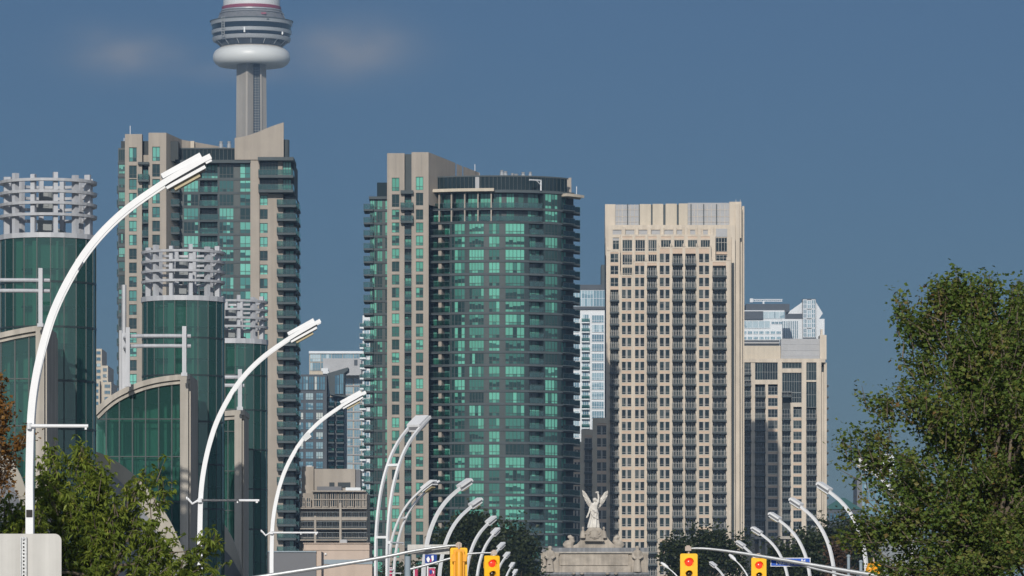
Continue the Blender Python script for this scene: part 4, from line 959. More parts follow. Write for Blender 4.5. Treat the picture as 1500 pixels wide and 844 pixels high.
    # railings on the ends of the arched roofs
    def rail(Y, posts, bars, xa, xb, back=True):
        X = lambda p: wx(p, Y); Z = lambda p: wz(p, Y)
        for px, a, b, yy in posts:
            mb = MB(); mb.box(X(px - 3), X(px + 3), Y + yy - .15, Y + yy + .15, Z(b), Z(a)); mb.box(X(px - 4.5), X(px + 4.5), Y + yy - .2, Y + yy + .2, Z(b), Z(b - 5)); part('rail_post', mb, ['steel'], t)
        for y in bars:
            mb = MB(); mb.tube([(X(xa - 6), Y + 5, Z(y) + .02), (X(xa), Y + 1.2, Z(y) + .01), (X(xa + (xb - xa) * .3), Y + .3, Z(y)), (X(xa + (xb - xa) * .7), Y + .3, Z(y)), (X(xb), Y + .45, Z(y) - .01)], .155 * Y / 396, 8); part('rail_bar', mb, ['steel'], t)
    rail(393.5, [(270, 478, 551, 0), (186.5, 479, 566, .6), (176, 483, 571, 4.2)], [491.8, 506.5], 182, 279)
    rail(334.5, [(59.5, 393, 479, 0)], [410, 425.5], -60, 72)
    rail(450, [(351.5, 541, 601, 0)], [552.5, 564.5], 318, 357)
    mb = MB(); mb.box(wx(176, 415), wx(180, 415), 414, 415, 0, wz(485, 415)); mb.tube([(wx(184.5, 415), 413, wz(426, 415) - 10), (wx(184.5, 415), 413, wz(420, 415))], .2, 6); part('flue', mb, ['steel'], t)
    # curved fins at the foot of each bay
    def fin(Y, outer, inner, deep, foot):
        X = lambda p: wx(p, Y); Z = lambda p: wz(p, Y)
        o = spline([(X(a), 0, Z(b)) for a, b in outer], 6); i_ = spline([(X(a), 0, Z(b)) for a, b in inner], 6)
        mb = MB(); n = len(o)
        for k in range(n - 1):
            a, b, c, d_ = o[k], o[k + 1], i_[k + 1], i_[k]
            mb.hexa([(d_.x, Y + .6, d_.z), (c.x, Y + .6, c.z), (c.x, Y + 1.0, c.z), (d_.x, Y + 1.0, d_.z), (a.x, Y, a.z), (b.x, Y, b.z), (b.x, Y + .4, b.z), (a.x, Y + .4, a.z)])
        f = part('curved_fin', mb, ['fin'], t, True)
        mb = MB(); base = [(X(p), Z(q)) for p, q in foot]
        for k in range(n - 1):
            a, b = i_[k], i_[k + 1]; s0, s1 = k / (n - 1), (k + 1) / (n - 1)
            p0 = (base[0][0] + (base[1][0] - base[0][0]) * s0, base[0][1] + (base[1][1] - base[0][1]) * s0); p1 = (base[0][0] + (base[1][0] - base[0][0]) * s1, base[0][1] + (base[1][1] - base[0][1]) * s1)
            mb.hexa([(p0[0], Y + deep, p0[1]), (p1[0], Y + deep, p1[1]), (p1[0], Y + deep + .3, p1[1]), (p0[0], Y + deep + .3, p0[1]), (a.x, Y + .7, a.z), (b.x, Y + .7, b.z), (b.x, Y + 1.0, b.z), (a.x, Y + 1.0, a.z)])
        part('fin_soffit', mb, ['finshade'], f, True)
        return f
    fin(364, [(132, 659), (152, 666), (178, 681), (204, 703), (230, 734), (250, 765), (264, 796), (271.5, 816), (279, 850), (284, 900), (286, 948)], [(132, 676), (150, 684), (170, 700), (190, 722), (212, 752), (232, 782), (250, 806), (262, 826), (271, 856), (278, 902), (281, 948)], 3.2, [(132, 830), (262, 948)])
    fin(444, [(321, 759), (331, 772), (342, 792), (350, 815), (357, 845)], [(321, 800), (329, 806), (339, 818), (348, 834), (355, 846)], 2.6, [(321, 840), (352, 850)])
    fin(330, [(-40, 628), (-15, 645), (12, 668), (26, 688), (36, 712), (40, 740)], [(-40, 660), (-18, 672), (2, 690), (14, 706), (24, 725), (30, 742)], 3, [(-40, 760), (20, 765)])
    # hall body behind the fronts
    mb = MB(); mb.hexa([(wx(-200, 360), 362, 0), (wx(120, 400), 422, 0), (wx(300, 480), 492, 0), (wx(-200, 480), 500, 0)] + [(wx(-200, 360), 362, 12), (wx(120, 400), 422, 12), (wx(300, 480), 492, 12), (wx(-200, 480), 500, 12)]); part('hall_body', mb, ['lattice'], t)
    random.seed(5)
hall()

# ================================================================ stone gate with the winged statue
def gate():
    Y = 714; X = lambda p: wx(p, Y); Z = lambda p: wz(p, Y); mp = Y / F
    t = thing('triumphal_gate', 'weathered limestone gate with a broad attic and scrolled centre block under the winged statue', 'gate', (X(870.5), Y, 0))
    zb = Z(844)
    mb = MB(); mb.box(X(795), X(946), Y, Y + 7, Z(838.5), Z(808.5)); part('attic', mb, ['stone'], t)
    mb = MB(); mb.box(X(820.5), X(920), Y - .18, Y - .004, Z(828.2), Z(812)); part('attic_panel', mb, ['stone'], t)
    mb = MB(); mb.box(X(819), X(924), Y - .3, Y - .02, Z(838.4), Z(829.5)); part('attic_plinth', mb, ['stone'], t)
    mb = MB(); mb.box(X(793.2), X(949), Y - .35, Y + 7.3, Z(808.4), Z(802.5)); part('lead_flashing', mb, ['stone2'], t)
    mb = MB(); mb.box(X(792), X(950), Y - .5, Y + 7.4, Z(810.6), Z(808.45)); part('coping', mb, ['conc'], t)
    for a, b in ((792.5, 800), (806, 818.5), (926, 931), (939, 949)):
        mb = MB(); mb.box(X(a), X(b), Y - .42, Y - .01, Z(838.4), Z(810.65)); mb.box(X(a) - .06, X(b) + .06, Y - .5, Y - .3, Z(813), Z(810.7)); part('pilaster', mb, ['stone'], t)
    mb = MB(); mb.box(X(791), X(951), Y - .9, Y + 7.6, Z(842), Z(838.6)); mb.box(X(792), X(950), Y - .6, Y + 7.3, Z(845), Z(842.05)); part('cornice', mb, ['stone2'], t)
    # figures standing against the attic piers
    for px in (805.5, 933.5):
        mb = MB(); c = (X(px), Y - .85, 0)
        mb.lathe([(.02, Z(839)), (.62, Z(838.4)), (.55, Z(831)), (.42, Z(822)), (.50, Z(815)), (.60, Z(810)), (.55, Z(807.5)), (.22, Z(806)), (.24, Z(804.5)), (.33, Z(802.8)), (.30, Z(801)), (.14, Z(800)), (.0, Z(799.8))], c, 14, sy=.7)
        for sx in (-1, 1): mb.tube([(X(px) + sx * .5, Y - .85, Z(809.5)), (X(px) + sx * .72, Y - 1.0, Z(816)), (X(px) + sx * .25, Y - 1.25, Z(819))], [.2, .17, .13], 8)
        o = part('carved_figure', mb, ['stone'], t, True); md = o.modifiers.new('blend', 'REMESH'); md.voxel_size = .09; md.use_smooth_shade = True
    for px in (840, 852.5, 889.5, 902):
        mb = MB(); mb.lathe([(.18, Z(842)), (.3, Z(840.4)), (.24, Z(839.2)), (0, Z(839.1))], (X(px), Y - 1.1, 0), 10); part('bracket', mb, ['stone'], t)
    # scrolled base
    out = [(837, 802.4), (839, 799.5), (845, 797), (850, 791.5), (853, 785), (856, 780), (859.5, 776.5), (883, 776.5), (886, 780), (889, 786), (893.5, 792), (899, 797), (904, 800), (905, 802.4)]
    mb = MB(); mb.prism([(X(a), Z(b)) for a, b in reversed(out)], Y + .6, Y + 4.2); part('scrolled_base', mb, ['stone'], t)
    mb = MB(); mb.prism([(X(a), Z(b)) for a, b in reversed([(857.5, 791.5), (860, 776), (862, 773.2), (879, 773.2), (881.5, 776), (884, 791.5), (878, 793.2), (864, 793.2)])], Y - .2, Y + .55); mb.box(X(856.5), X(885), Y - .4, Y + .55, Z(793), Z(791.6)); part('crest_block', mb, ['stone'], t)
    mb = MB(); mb.lathe([(.02, 0), (.55, .05), (.6, .7), (.45, 1.05), (0, 1.15)], (X(870.8), Y - .25, Z(788)), 12, sy=.35)
    for k in range(9): an = RAD(40 * k); mb.tube([(X(870.8) + .6 * math.cos(an), Y - .3, Z(782.5) + .6 * math.sin(an)), (X(870.8) + .95 * math.cos(an + .5), Y - .25, Z(782.5) + .65 * math.sin(an + .5))], .11, 6)
    part('carved_crest', mb, ['stone'], t, True)
    for s, px in ((-1, 854), (1, 884.5)):
        mb = MB(); mb.lathe([(.02, 0), (.5, .02), (.42, .5), (.3, 1.0), (.12, 1.15), (.2, 1.35), (.2, 1.5), (.08, 1.65), (0, 1.67)], (X(px), Y + .3, Z(788.5)), 10); mb.tube([(X(px), Y + .1, Z(780.5)), (X(px) - s * .45, Y - .1, Z(782.5)), (X(px) - s * .8, Y, Z(781))], .12, 6)
        o = part('carved_cherub', mb, ['stone'], t, True); md = o.modifiers.new('blend', 'REMESH'); md.voxel_size = .07; md.use_smooth_shade = True
    for s, px in ((-1, 832), (1, 907.5)):       # sea horses looking outwards
        mb = MB(); q = lambda dx, py, dy=0.0: (X(px + s * dx), Y + .8 + dy, Z(py))
        mb.tube([q(-6, 800.5), q(-3, 798), q(.5, 796), q(1, 792), q(-.6, 788), q(-.2, 786.3)] if False else [q(5.5, 801), q(1, 797.5), q(-4, 796), q(-6.2, 792.5), q(-5.6, 788.5), q(-3, 786.2), q(.5, 786.6)], [.45, .62, .62, .46, .36, .32, .18], 10)
        mb.tube([q(2, 802), q(-4.5, 801.8), q(-7, 799)], [.5, .55, .3], 8); mb.tube([q(-2.3, 786), q(-3.2, 784.2)], [.14, .04], 6); mb.tube([q(3.5, 801), q(6.2, 802)], [.3, .22], 6)
        for k in range(5): mb.tube([q(-6.6 - .1 * k, 789 + 2 * k), q(-8.0 + .3 * abs(k - 2), 788.6 + 2.1 * k)], [.2, .06], 5)
        o = part('carved_seahorse', mb, ['stone'], t, True); md = o.modifiers.new('blend', 'REMESH'); md.voxel_size = .09; md.use_smooth_shade = True
    # arch and flanks down to the ground (below the picture)
    xa, xb = X(792), X(950); xc = (xa + xb) / 2; zs = 5.5; ra = 4.2
    mb = MB()
    mb.box(xa, xc - ra, Y - .4, Y + 7, 0, zb); mb.box(xc + ra, xb, Y - .4, Y + 7, 0, zb)
    arc = [(xc + ra * math.cos(RAD(a)), zs + ra * math.sin(RAD(a))) for a in range(0, 181, 12)]
    for k in range(len(arc) - 1):
        a, b = arc[k], arc[k + 1]; mb.hexa([(b[0], Y - .4, b[1]), (a[0], Y - .4, a[1]), (a[0], Y + 7, a[1]), (b[0], Y + 7, b[1]), (b[0], Y - .4, zb), (a[0], Y - .4, zb), (a[0], Y + 7, zb), (b[0], Y + 7, zb)])
    part('archway', mb, ['stone'], t)
    for px in (803, 815, 927, 939):
        mb = MB(); mb.lathe([(.75, 0), (.75, .5), (.6, .7), (.52, zb - 1.2), (.8, zb - .5), (.85, zb - .05)], (X(px), Y - 1.2, 0), 18); part('column', mb, ['stone'], t, True)
    # the winged figure
    s = thing('winged_statue', 'white winged statue of a robed woman raising a wreath, standing on the stone gate', 'statue', (X(871), Y + .9, Z(773.1)))
    cx, cy = X(870.5), Y + .9
    P = lambda px, py, dy=0.0: (X(px), cy + dy, Z(py))
    mb = MB(); n = 40; prof = [(0, 773.1, 0), (.86, 773, -.7), (.80, 768, -.6), (.66, 762, -.4), (.56, 756, 0), (.56, 752, .3), (.50, 748, .5), (.40, 745, .6), (.44, 742, .6), (.52, 739, .55), (.44, 737, .6), (.16, 735.9, .9), (0, 735.7, .9)]
    b = len(mb.v)
    for r, py, sh in prof:
        for k in range(n):
            an = 2 * math.pi * k / n; rr = r * (1 + (.11 * math.sin(an * 7 + py * .12) if py > 748 else .03 * math.sin(an * 5)))
            mb.v.append((cx + X(750 + sh) - X(750) + rr * math.cos(an), cy + rr * math.sin(an) * .8, Z(py)))
    for i in range(len(prof) - 1):
        for k in range(n): mb.f.append((b + i * n + k, b + i * n + (k + 1) % n, b + (i + 1) * n + (k + 1) % n, b + (i + 1) * n + k)); mb.m.append(0); mb.r.append(0)
    mb.tube([P(871.3, 738), P(871.4, 734)], [.18, .15], 10)                                     # neck
    hb = [(0, 728.9), (.16, 729.2), (.27, 730.4), (.30, 731.8), (.27, 733.2), (.18, 734.5), (0, 735)]
    mb.lathe([(r, Z(py)) for r, py in reversed(hb)], (X(871.5), cy - .05, 0), 16); mb.lathe([(0, -.18), (.2, -.1), (.22, .06), (0, .2)], (X(871.5), cy + .22, Z(731.2)), 10)
    mb.tube([(X(871.5), cy - .32, Z(731.9)), (X(871.5), cy - .40, Z(732.4))], [.04, .07], 6)        # nose
    mb.tube([P(874.2, 738.8), P(876.3, 734.5, -.15), P(877.0, 729, -.2), P(876.2, 723.6, -.25), P(875.6, 722.2, -.25)], [.22, .19, .15, .12, .09], 10)   # raised arm
    for k in range(5): mb.tube([P(875.8, 722.6, -.25), P(874.6 + k * .6, 721.0, -.3 - .02 * k)], [.05, .04], 5)
    mb.tube([P(876.8, 721.8, -.3), P(875.6, 720.7, -.3), P(873.8, 720.9, -.3), P(872.8, 722.2, -.3)], .12, 8)           # wreath
    mb.tube([P(867.6, 739.4), P(864.8, 744.5, -.1), P(863.2, 750, -.25), P(861.2, 754.5, -.4)], [.22, .19, .15, .11], 10)      # lowered arm
    for k in range(5): mb.tube([P(861.3, 754.4, -.4), P(860 + k * .45, 756.6, -.42 - .02 * k)], [.05, .04], 5)
    mb.tube([P(862.6, 752, -.4), P(860.4, 756.5, -.42), P(859.2, 758.6, -.42)], [.09, .14, .1], 8)
    mb.tube([P(866, 751, -.5), P(870, 757, -.62), P(876, 760, -.45)], [.12, .16, .1], 8); mb.tube([P(868, 746, -.45), P(872, 750, -.5), P(875.5, 751.5, -.3)], [.1, .12, .08], 8)
    o = part('robed_figure', mb, ['statue'], s, True); md = o.modifiers.new('blend', 'REMESH'); md.voxel_size = .045; md.use_smooth_shade = True
    for poly, back in (([(853, 717.3), (856.5, 719.5), (861, 725.5), (865, 732.5), (868.4, 739), (869.4, 746.5), (865.4, 744.5), (861, 739.5), (857, 732), (854, 724.5)], 1), ([(890.6, 718.2), (891, 721.5), (888.6, 729.5), (884, 737), (878.5, 743), (873, 746.5), (872.4, 740), (876.5, 734.5), (881, 727.5), (886, 720.8)], -1)):
        mb = MB(); c = Vector((sum(p[0] for p in poly) / len(poly), sum(p[1] for p in poly) / len(poly)))
        ring = spline([(a, 0, b) for a, b in poly] + [(poly[0][0], 0, poly[0][1])], 3)[:-1]; cc = P(c.x, c.y, .30)
        rf = [P(p.x, p.z, .62 + .10 * math.sin(k * 2.1)) for k, p in enumerate(ring)]; rb = [P(p.x, p.z, .84) for p in ring]; cb = P(c.x, c.y, .95); m_ = len(ring)
        for k in range(m_):
            j = (k + 1) % m_; mb.face([rf[k], rf[j], cc]); mb.face([rb[j], rb[k], cb]); mb.face([rf[j], rf[k], rb[k], rb[j]])
        for k in range(1, 6):      # feather rows
            a = Vector(P(poly[0][0], poly[0][1], .45)); f0 = k / 6; e = Vector(P(c.x + (poly[5][0] - c.x) * (f0 - .3), c.y + (poly[5][1] - c.y) * (f0 - .3), .34)); s0 = Vector(ring[int(m_ * (.05 + .07 * k))]); s1 = Vector(P(s0.x, s0.z, .58)); mb.tube([e, s1], [.05, .03], 5)
        part('wing', mb, ['statue'], s)
gate()

# ================================================================ arched street lamps
ARCH = [(0, 0), (0, 1.9), (0, 3.85), (0, 5.04), (.05, 6.23), (.24, 7.29), (.54, 8.2), (1.07, 9.14), (1.73, 9.87), (2.53, 10.46), (3.20, 10.86), (3.50, 11.02)]
def lamp_proto(twin):
    t = thing('street_lamp', 'proto', 'street lamp', (0, 0, 0), 'white arched street lamps', world=False)
    path = spline([(x, 0, z) for x, z in ARCH], 5); hs = [(.155 if twin else .20) - .05 * i / (len(path) - 1) for i in range(len(path))]
    for y in ((-.27, .27) if twin else (0,)):
        mb = MB(); mb.strap([(p.x, y, p.z) for p in path], .09 if twin else .17, hs); part('arch_pole', mb, ['white'], t)
    d = Vector((.9, 0, .50)).normalized(); nrm = Vector((-d.z, 0, d.x)); c = Vector((2.98, 0, 10.745))
    def slab(l, w, lo, hi, off=0.0):
        mb = MB(); cs = []
        for k in (lo, hi):
            for a, b in ((-1, -1), (1, -1), (1, 1), (-1, 1)): cs.append(c + d * (a * l / 2 + off) + nrm * k + Vector((0, b * w / 2, 0)))
        mb.hexa(cs); return mb
    k_ = 1.0 if twin else .66; sl0 = slab; slab = lambda l, w, lo, hi, off=0.0: sl0(l, w * k_, lo, hi, off)
    h = part('lamp_head', slab(.86, .60 if twin else .72, .05, .15 if twin else .19), ['white'], t)
    part('ballast_tray', slab(.88, .46, -.10, .04), ['lampgrey'], h)
    mb = slab(.86, .50, -.165, -.105, -.03); part('lens_frame', mb, ['white'], h)
    part('lens', slab(.56, .34, -.25, -.166, -.05), ['tan'], h)
    mb = slab(.7, .52, -.178, -.17, -.02); part('gasket', slab(.80, .5, -.172, -.166, -.03), ['lampgrey'], h)
    for z in ((3.2, 6.0, 9.0) if twin else ()):
        k = min(range(len(path)), key=lambda i: abs(path[i].z - z)); mb = MB(); p = path[k]; mb.box(p.x - .06, p.x + .06, -.25, .25, p.z - .05, p.z + .05); part('cross_tie', mb, ['white'], t)
    mb = MB(); mb.box(-.06, .06, -.335, -.325, 4.02, 4.16) if twin else mb.box(-.06, .06, -.112, -.102, 4.02, 4.16); part('service_hatch', mb, ['black'], t)
    return t
LP = lamp_proto(True); LS = lamp_proto(False)
def banner_arm():
    mb = MB(); mb.tube([(.05, -.36, 5.78), (1.72, -.36, 5.78)], .035, 8); mb.tube([(0, -.36, 5.72), (0, -.36, 5.84)], .07, 8); mb.box(-.02, .02, -.36, -.27, 5.74, 5.82); mb.box(1.62, 1.68, -.38, -.34, 5.71, 5.78); return mb.data('banner_arm', ['white'])
mb = MB(); mb.tube([(-.05, -.36, 5.78), (-.22, -.36, 5.68), (-.36, -.36, 5.84)], .035, 8); mb.tube([(-.36, -.36, 5.84), (-.40, -.36, 5.84)], .05, 8); BH = mb.data('bracket_arm', ['white'])
BA = banner_arm()
LAMPS = [  # tip column, tip row, pole column, sign of the turn (+ away from the road viewer, - towards), arm, label
    (312, 240, 44, 3, 'l', 'tallest white arched lamp, rising beside the grey sign at the far left'),
    (474, 477, 293, 3, 'l', 'white arched lamp in front of the glass drums, second tallest of the row'),
    (547, 580, 398, 2, 'l', 'white arched lamp before the pink low building, a strapped bracket on its arm'),
    (620, 611, 559, 1, None, 'white twin pole lamp with a broad square head, in front of the beige shafts'),
    (640, 710, 572, -1, None, 'white lamp showing its tan lens, just right of the broad headed twin pole lamp'),
    (691, 705, 620, 1, 'b', 'white arched lamp just left of the hooded yellow signal, carrying a blue banner'),
    (706, 733, 643, 1, None, 'white arched lamp crossing the dark tree top, tip just above the tallest leaves'),
    (726, 759, 681, 1, None, 'white arched lamp directly above the yellow signal that shows red on the left arm'),
    (731, 776, 697, 1, None, 'white arched lamp touching the dark tree, its pole between the two left signals'),
    (739, 797, 708, 1, None, 'white arched lamp whose head shows just above the left red signal'),
    (746, 811, 722, 1, None, 'small white lamp with its head against the right side of the left red signal'),
    (753, 826, 735, 1, None, 'small white lamp low beside the stone gate, second farthest of its row'),
    (757, 836, 742, 1, None, 'farthest and lowest white lamp of the left row'),
    (1256, 674, 1338, 1, None, 'white arched lamp mostly hidden inside the big maple crown'),
    (1200, 710, 1270, 1, None, 'white arched lamp with its lower arm disappearing into the maple leaves'),
    (1159, 733, 1223, 1, None, 'white arched lamp to the right of the blue street name sign'),
    (1128, 754, 1188, 1, None, 'white arched lamp passing behind the right end of the blue street name sign'),
    (1102, 775, 1157, 1, None, 'white arched lamp passing behind the middle of the blue street name sign'),
    (1080, 795, 1124, 1, None, 'white lamp behind the right red signal, its head above the mast arm'),
    (1041, 825, 1072, 1, None, 'low white lamp between the two right red signals')]
first = {True: 1, False: 1}
for tx, ty, bx, sg, arm, lab in LAMPS:
    Y = 9.4 * F / (H0 - ty) ; dx = (tx - bx) / F * Y
    twin = abs(sg) > 1 or tx in (620, 640); src = LP if twin else LS
    if abs(sg) > 1: th = RAD(sg)
    else:
        th = math.acos(max(-.98, min(.98, abs(dx) / 3.5))) * sg
        if dx < 0: th = math.pi - th
    loc = (wx(bx, Y), Y, .12)
    if first[twin]: o = src; o.location = loc; o.rotation_euler = (0, 0, th); o['label'] = lab; first[twin] = 0
    else: o = copy_tree(src, loc, th, label=lab)
    if arm == 'l': a = bpy.data.objects.new('banner_arm', BA); COL.objects.link(a); a.parent = o; a.scale = (.66 if tx == 312 else 1, 1, 1)
    if arm == 'l' and tx != 312: a = bpy.data.objects.new('bracket_arm', BH); COL.objects.link(a); a.parent = o
    if tx == 547:
        mb = MB(); mb.box(2.05, 2.35, -.33, .33, 10.03, 10.24); b_ = part('strap_bracket', mb, ['galv'], o); b_.rotation_euler = (0, RAD(-38), 0); b_.location = Vector((1.3, 0, 9.35)) - Matrix.Rotation(RAD(-38), 3, 'Y') @ Vector((2.2, 0, 10.14))
def cobra_lamp():
    t = thing('street_lamp', 'slim grey lamp with a rounded head, between the right red signals', 'street lamp', (0, 0, 0), 'rounded head lamps', world=False)
    mb = MB(); p = spline([(0, 0, 0), (0, 0, 4), (0, 0, 6.6), (.35, 0, 7.7), (1.0, 0, 8.55), (1.7, 0, 9.15)], 5); mb.tube(p, [.10 - .05 * i / (len(p) - 1) for i in range(len(p))], 8); part('pole', mb, ['white'], t)
    mb = MB(); mb.tube([(1.62, 0, 9.08), (1.8, 0, 9.24), (2.1, 0, 9.46), (2.35, 0, 9.62), (2.42, 0, 9.65)], [.06, .14, .17, .11, .03], 10); h = part('lamp_head', mb, ['white'], t, True)
    mb = MB(); mb.lathe([(0, -.14), (.1, -.12), (.13, 0)], (2.1, 0, 9.40), 10); part('lens', mb, ['tan'], h); return t
cl = cobra_lamp()
Y = 8.05 * F / (H0 - 814); cl.location = (wx(1100, Y), Y, .12); cl.rotation_euler = (0, 0, RAD(140))
Y = 8.05 * F / (H0 - 826); copy_tree(cl, (wx(1004, Y), Y, .12), RAD(165), label='slim grey lamp with a rounded head, just left of the tall right red signal')

# ================================================================ signals, mast arms, signs
def signal_proto():
    t = thing('traffic_signal', 'proto', 'traffic signal', (0, 0, 0), 'yellow traffic signals', world=False)
    W_, Ht = .26, 1.28
    def rr(x0, x1, z0, z1, y0, y1, r=.05):
        mb = MB(); pts = []
        for cx, cz, a0 in ((x1 - r, z0 + r, -90), (x1 - r, z1 - r, 0), (x0 + r, z1 - r, 90), (x0 + r, z0 + r, 180)):
            for k in range(5): a = RAD(a0 + 22.5 * k); pts.append((cx + r * math.cos(a), cz + r * math.sin(a)))
        mb.prism(pts, y0, y1); return mb
    part('backboard', rr(-W_, W_, -Ht, 0, -.02, .02), ['yellow'], t)
    h = part('housing', rr(-.16, .16, -Ht + .06, -.05, .021, .2, .03), ['amber'], t)
    mb = MB(); mb.lathe([(.115, -1.2), (.115, -.2), (.09, -.12)], (0, .205, 0), 14); part('housing_rib', mb, ['amber'], h, True)
    part('rear_plate', rr(-.23, .23, -.42, -.2, .2, .23, .02), ['amber'], h)
    for z, r, m in ((-.26, .125, 'red'), (-.60, .09, 'lens_off'), (-.92, .09, 'lens_off')):
        mb = MB(); mb.lathe([(r, 0), (r * .8, .035), (r * .4, .06), (0, .066)], (0, 0, 0), 24); mb.v = [(x, -y2 - .022, z + y) for x, y, y2 in mb.v]; part('lens', mb, [m], t, True)
        mb = MB(); n = 20      # cut-away visor
        for k in range(n):
            a0, a1 = RAD(-40 + 260 * k / n), RAD(-40 + 260 * (k + 1) / n); ro, ri = r + .022, r + .006
            L = lambda a: .05 + .16 * max(0, math.sin(a)) ** .6
            f = lambda R_, a, y: (R_ * math.cos(a), y, z + R_ * math.sin(a))
            mb.hexa([f(ri, a0, -L(a0)), f(ri, a1, -L(a1)), f(ri, a1, -.02), f(ri, a0, -.02), f(ro, a0, -L(a0)), f(ro, a1, -L(a1)), f(ro, a1, -.02), f(ro, a0, -.02)])
        part('visor', mb, ['yellow'], t)
        if m != 'red':
            mb = MB(); mb.lathe([(r + .004, 0), (r + .004, .012), (0, .012)], (0, 0, 0), 24); mb.v = [(x, -y2 - .0205, z + y) for x, y, y2 in mb.v]; part('lens_ring', mb, ['black'], t)
    mb = MB(); mb.tube([(0, .06, -.04), (0, .06, .13)], .03, 8); part('hanger', mb, ['knob'], t)
    return t
SG = signal_proto()
def place_sig(src, px, top, Y, rz, lab, sc_=1.0):
    loc = (wx(px, Y), Y, wz(top, Y))
    if src is None: SG.location = loc; SG.rotation_euler = (0, 0, RAD(rz)); SG['label'] = lab; o = SG
    else: o = copy_tree(SG, loc, RAD(rz), label=lab)
    o.scale = (sc_, sc_, sc_); return o
place_sig(None, 1009, 811, 150, 3, 'taller yellow signal showing red, hung from the tip of the right mast arm')
place_sig(SG, 1111.5, 817, 168, 5, 'yellow signal showing red beside the blue street name sign', .98)
place_sig(SG, 720.5, 814, 165, 14, 'yellow signal showing red with its side visible, on the thin left arm', 1.0)
place_sig(SG, 672, 802.5, 152, 184, 'yellow signal seen from behind, its amber back rib towards the camera')
place_sig(SG, 1282, 823, 158, 118, 'yellow signal glimpsed between the lower leaves of the maple', .95)
def mast(lab, Y, pole, path, r0, r1, knob, pole_top=None, pm='galv'):
    X = lambda p: wx(p, Y); Z = lambda p: wz(p, Y)
    t = thing('signal_mast', lab, 'signal mast', (X(pole), Y + .06, 0.12), 'signal masts')
    mb = MB(); zt = Z(pole_top if pole_top else path[-1][1] - 2); mb.tube([(X(pole), Y + .06, .12), (X(pole), Y + .06, zt)], [.13, .1], 12); part('pole', mb, [pm], t)
    pts = spline([(X(a), Y + .06, Z(b)) for a, b in path], 6); n = len(pts)
    mb = MB(); mb.tube(pts, [r0 + (r1 - r0) * i / (n - 1) for i in range(n)], 10); part('arm', mb, ['galv'], t, True)
    if knob:
        mb = MB(); x, z = X(path[0][0]), Z(path[0][1]); mb.box(x - .09, x + .09, Y - .04, Y + .16, z - .06, z + .07); mb.box(x - .05, x + .05, Y, Y + .12, z + .07, z + .10); part('clamp', mb, ['knob'], t)
mast('galvanised mast arm rising from the lower left to the signal seen from behind', 152, 326, [(672, 799), (655, 800.2), (610, 806.5), (555, 817.6), (480, 830), (402, 842), (326, 854)], .035, .075, True)
mast('blue grey mast with a thin arm reaching to the left red signal', 165, 597, [(724, 810), (705, 810.2), (685, 812), (660, 818), (630, 826.5), (603, 833.5), (597, 835)], .028, .05, True, 815, 'bluepost')
mast('long galvanised arm from the right with the tall red signal and the blue sign', 150, 1345, [(1008, 804), (1022, 803.4), (1042, 804.6), (1075, 808.8), (1110, 814.2), (1180, 826), (1260, 839.5), (1345, 853)], .03, .075, True)
mast('thin pale arm below the blue sign, running to the right red signal', 168, 1300, [(1111, 815), (1130, 816.8), (1160, 823.5), (1187, 831.5), (1226, 840.5), (1262, 848), (1300, 855)], .028, .05, True)
for px, top, lab in ((1243, 816, 'taller pale blue grey post beside the maple'), (1261, 824, 'shorter pale blue grey post at the edge of the maple leaves')):
    Yp = 175; t = thing('post', lab, 'post', (wx(px, Yp), Yp, .12), 'posts beside the maple'); mb = MB(); mb.tube([(wx(px, Yp), Yp, .12), (wx(px, Yp), Yp, wz(top, Yp))], .055, 10); part('shaft', mb, ['bluepost'], t)
    mb = MB(); mb.lathe([(.07, 0), (.075, .04), (.04, .08), (0, .09)], (wx(px, Yp), Yp, wz(top, Yp)), 10); part('cap', mb, ['bluepost'], t)
def name_sign():
    Y = 150.25; X = lambda p: wx(p, Y); Z = lambda p: wz(p, Y)
    t = thing('street_sign', 'blue street name sign with white lettering hung behind the right mast arm', 'street sign', (X(1158), Y, Z(830)))
    def rect(a, b, tp, u, y0, y1, m, name):
        mb = MB(); mb.box(X(a), X(b), y0, y1, Z(u), Z(tp)); return part(name, mb, [m], t)
    rect(1128.8, 1187.2, 817.2, 829.9, Y, Y + .02, 'signwhite', 'border'); rect(1129.7, 1186.3, 818.1, 829.0, Y - .006, Y - .002, 'blue', 'panel')
    for body, px, py, size, name in (('Nunavut', 1136.6, 826.9, .198, 'street_name'), ('Rd', 1173.4, 823.4, .115, 'street_type')):
        cu = bpy.data.curves.new(name, 'FONT'); cu.body = body; cu.size = size; cu.extrude = .002; cu.offset = .003; cu.space_character = 1.0
        tmp = bpy.data.objects.new('tmp', cu); COL.objects.link(tmp); bpy.context.view_layer.update(); me = bpy.data.meshes.new_from_object(tmp.evaluated_get(bpy.context.evaluated_depsgraph_get())); bpy.data.objects.remove(tmp); me.materials.clear(); me.materials.append(M['signwhite']); o = link(name, me, t); o.matrix_parent_inverse = Matrix.Translation(-t.location); o.location = (X(px), Y - .0095, Z(py)); o.rotation_euler = (RAD(90), 0, 0)
    for px in (1140, 1175):
        mb = MB(); mb.box(X(px) - .02, X(px) + .02, Y - .06, Y - .012, Z(821.5 + (px - 1140) * .16), Z(817.6 + (px - 1140) * .16)); part('bracket', mb, ['galv'], t)
name_sign()
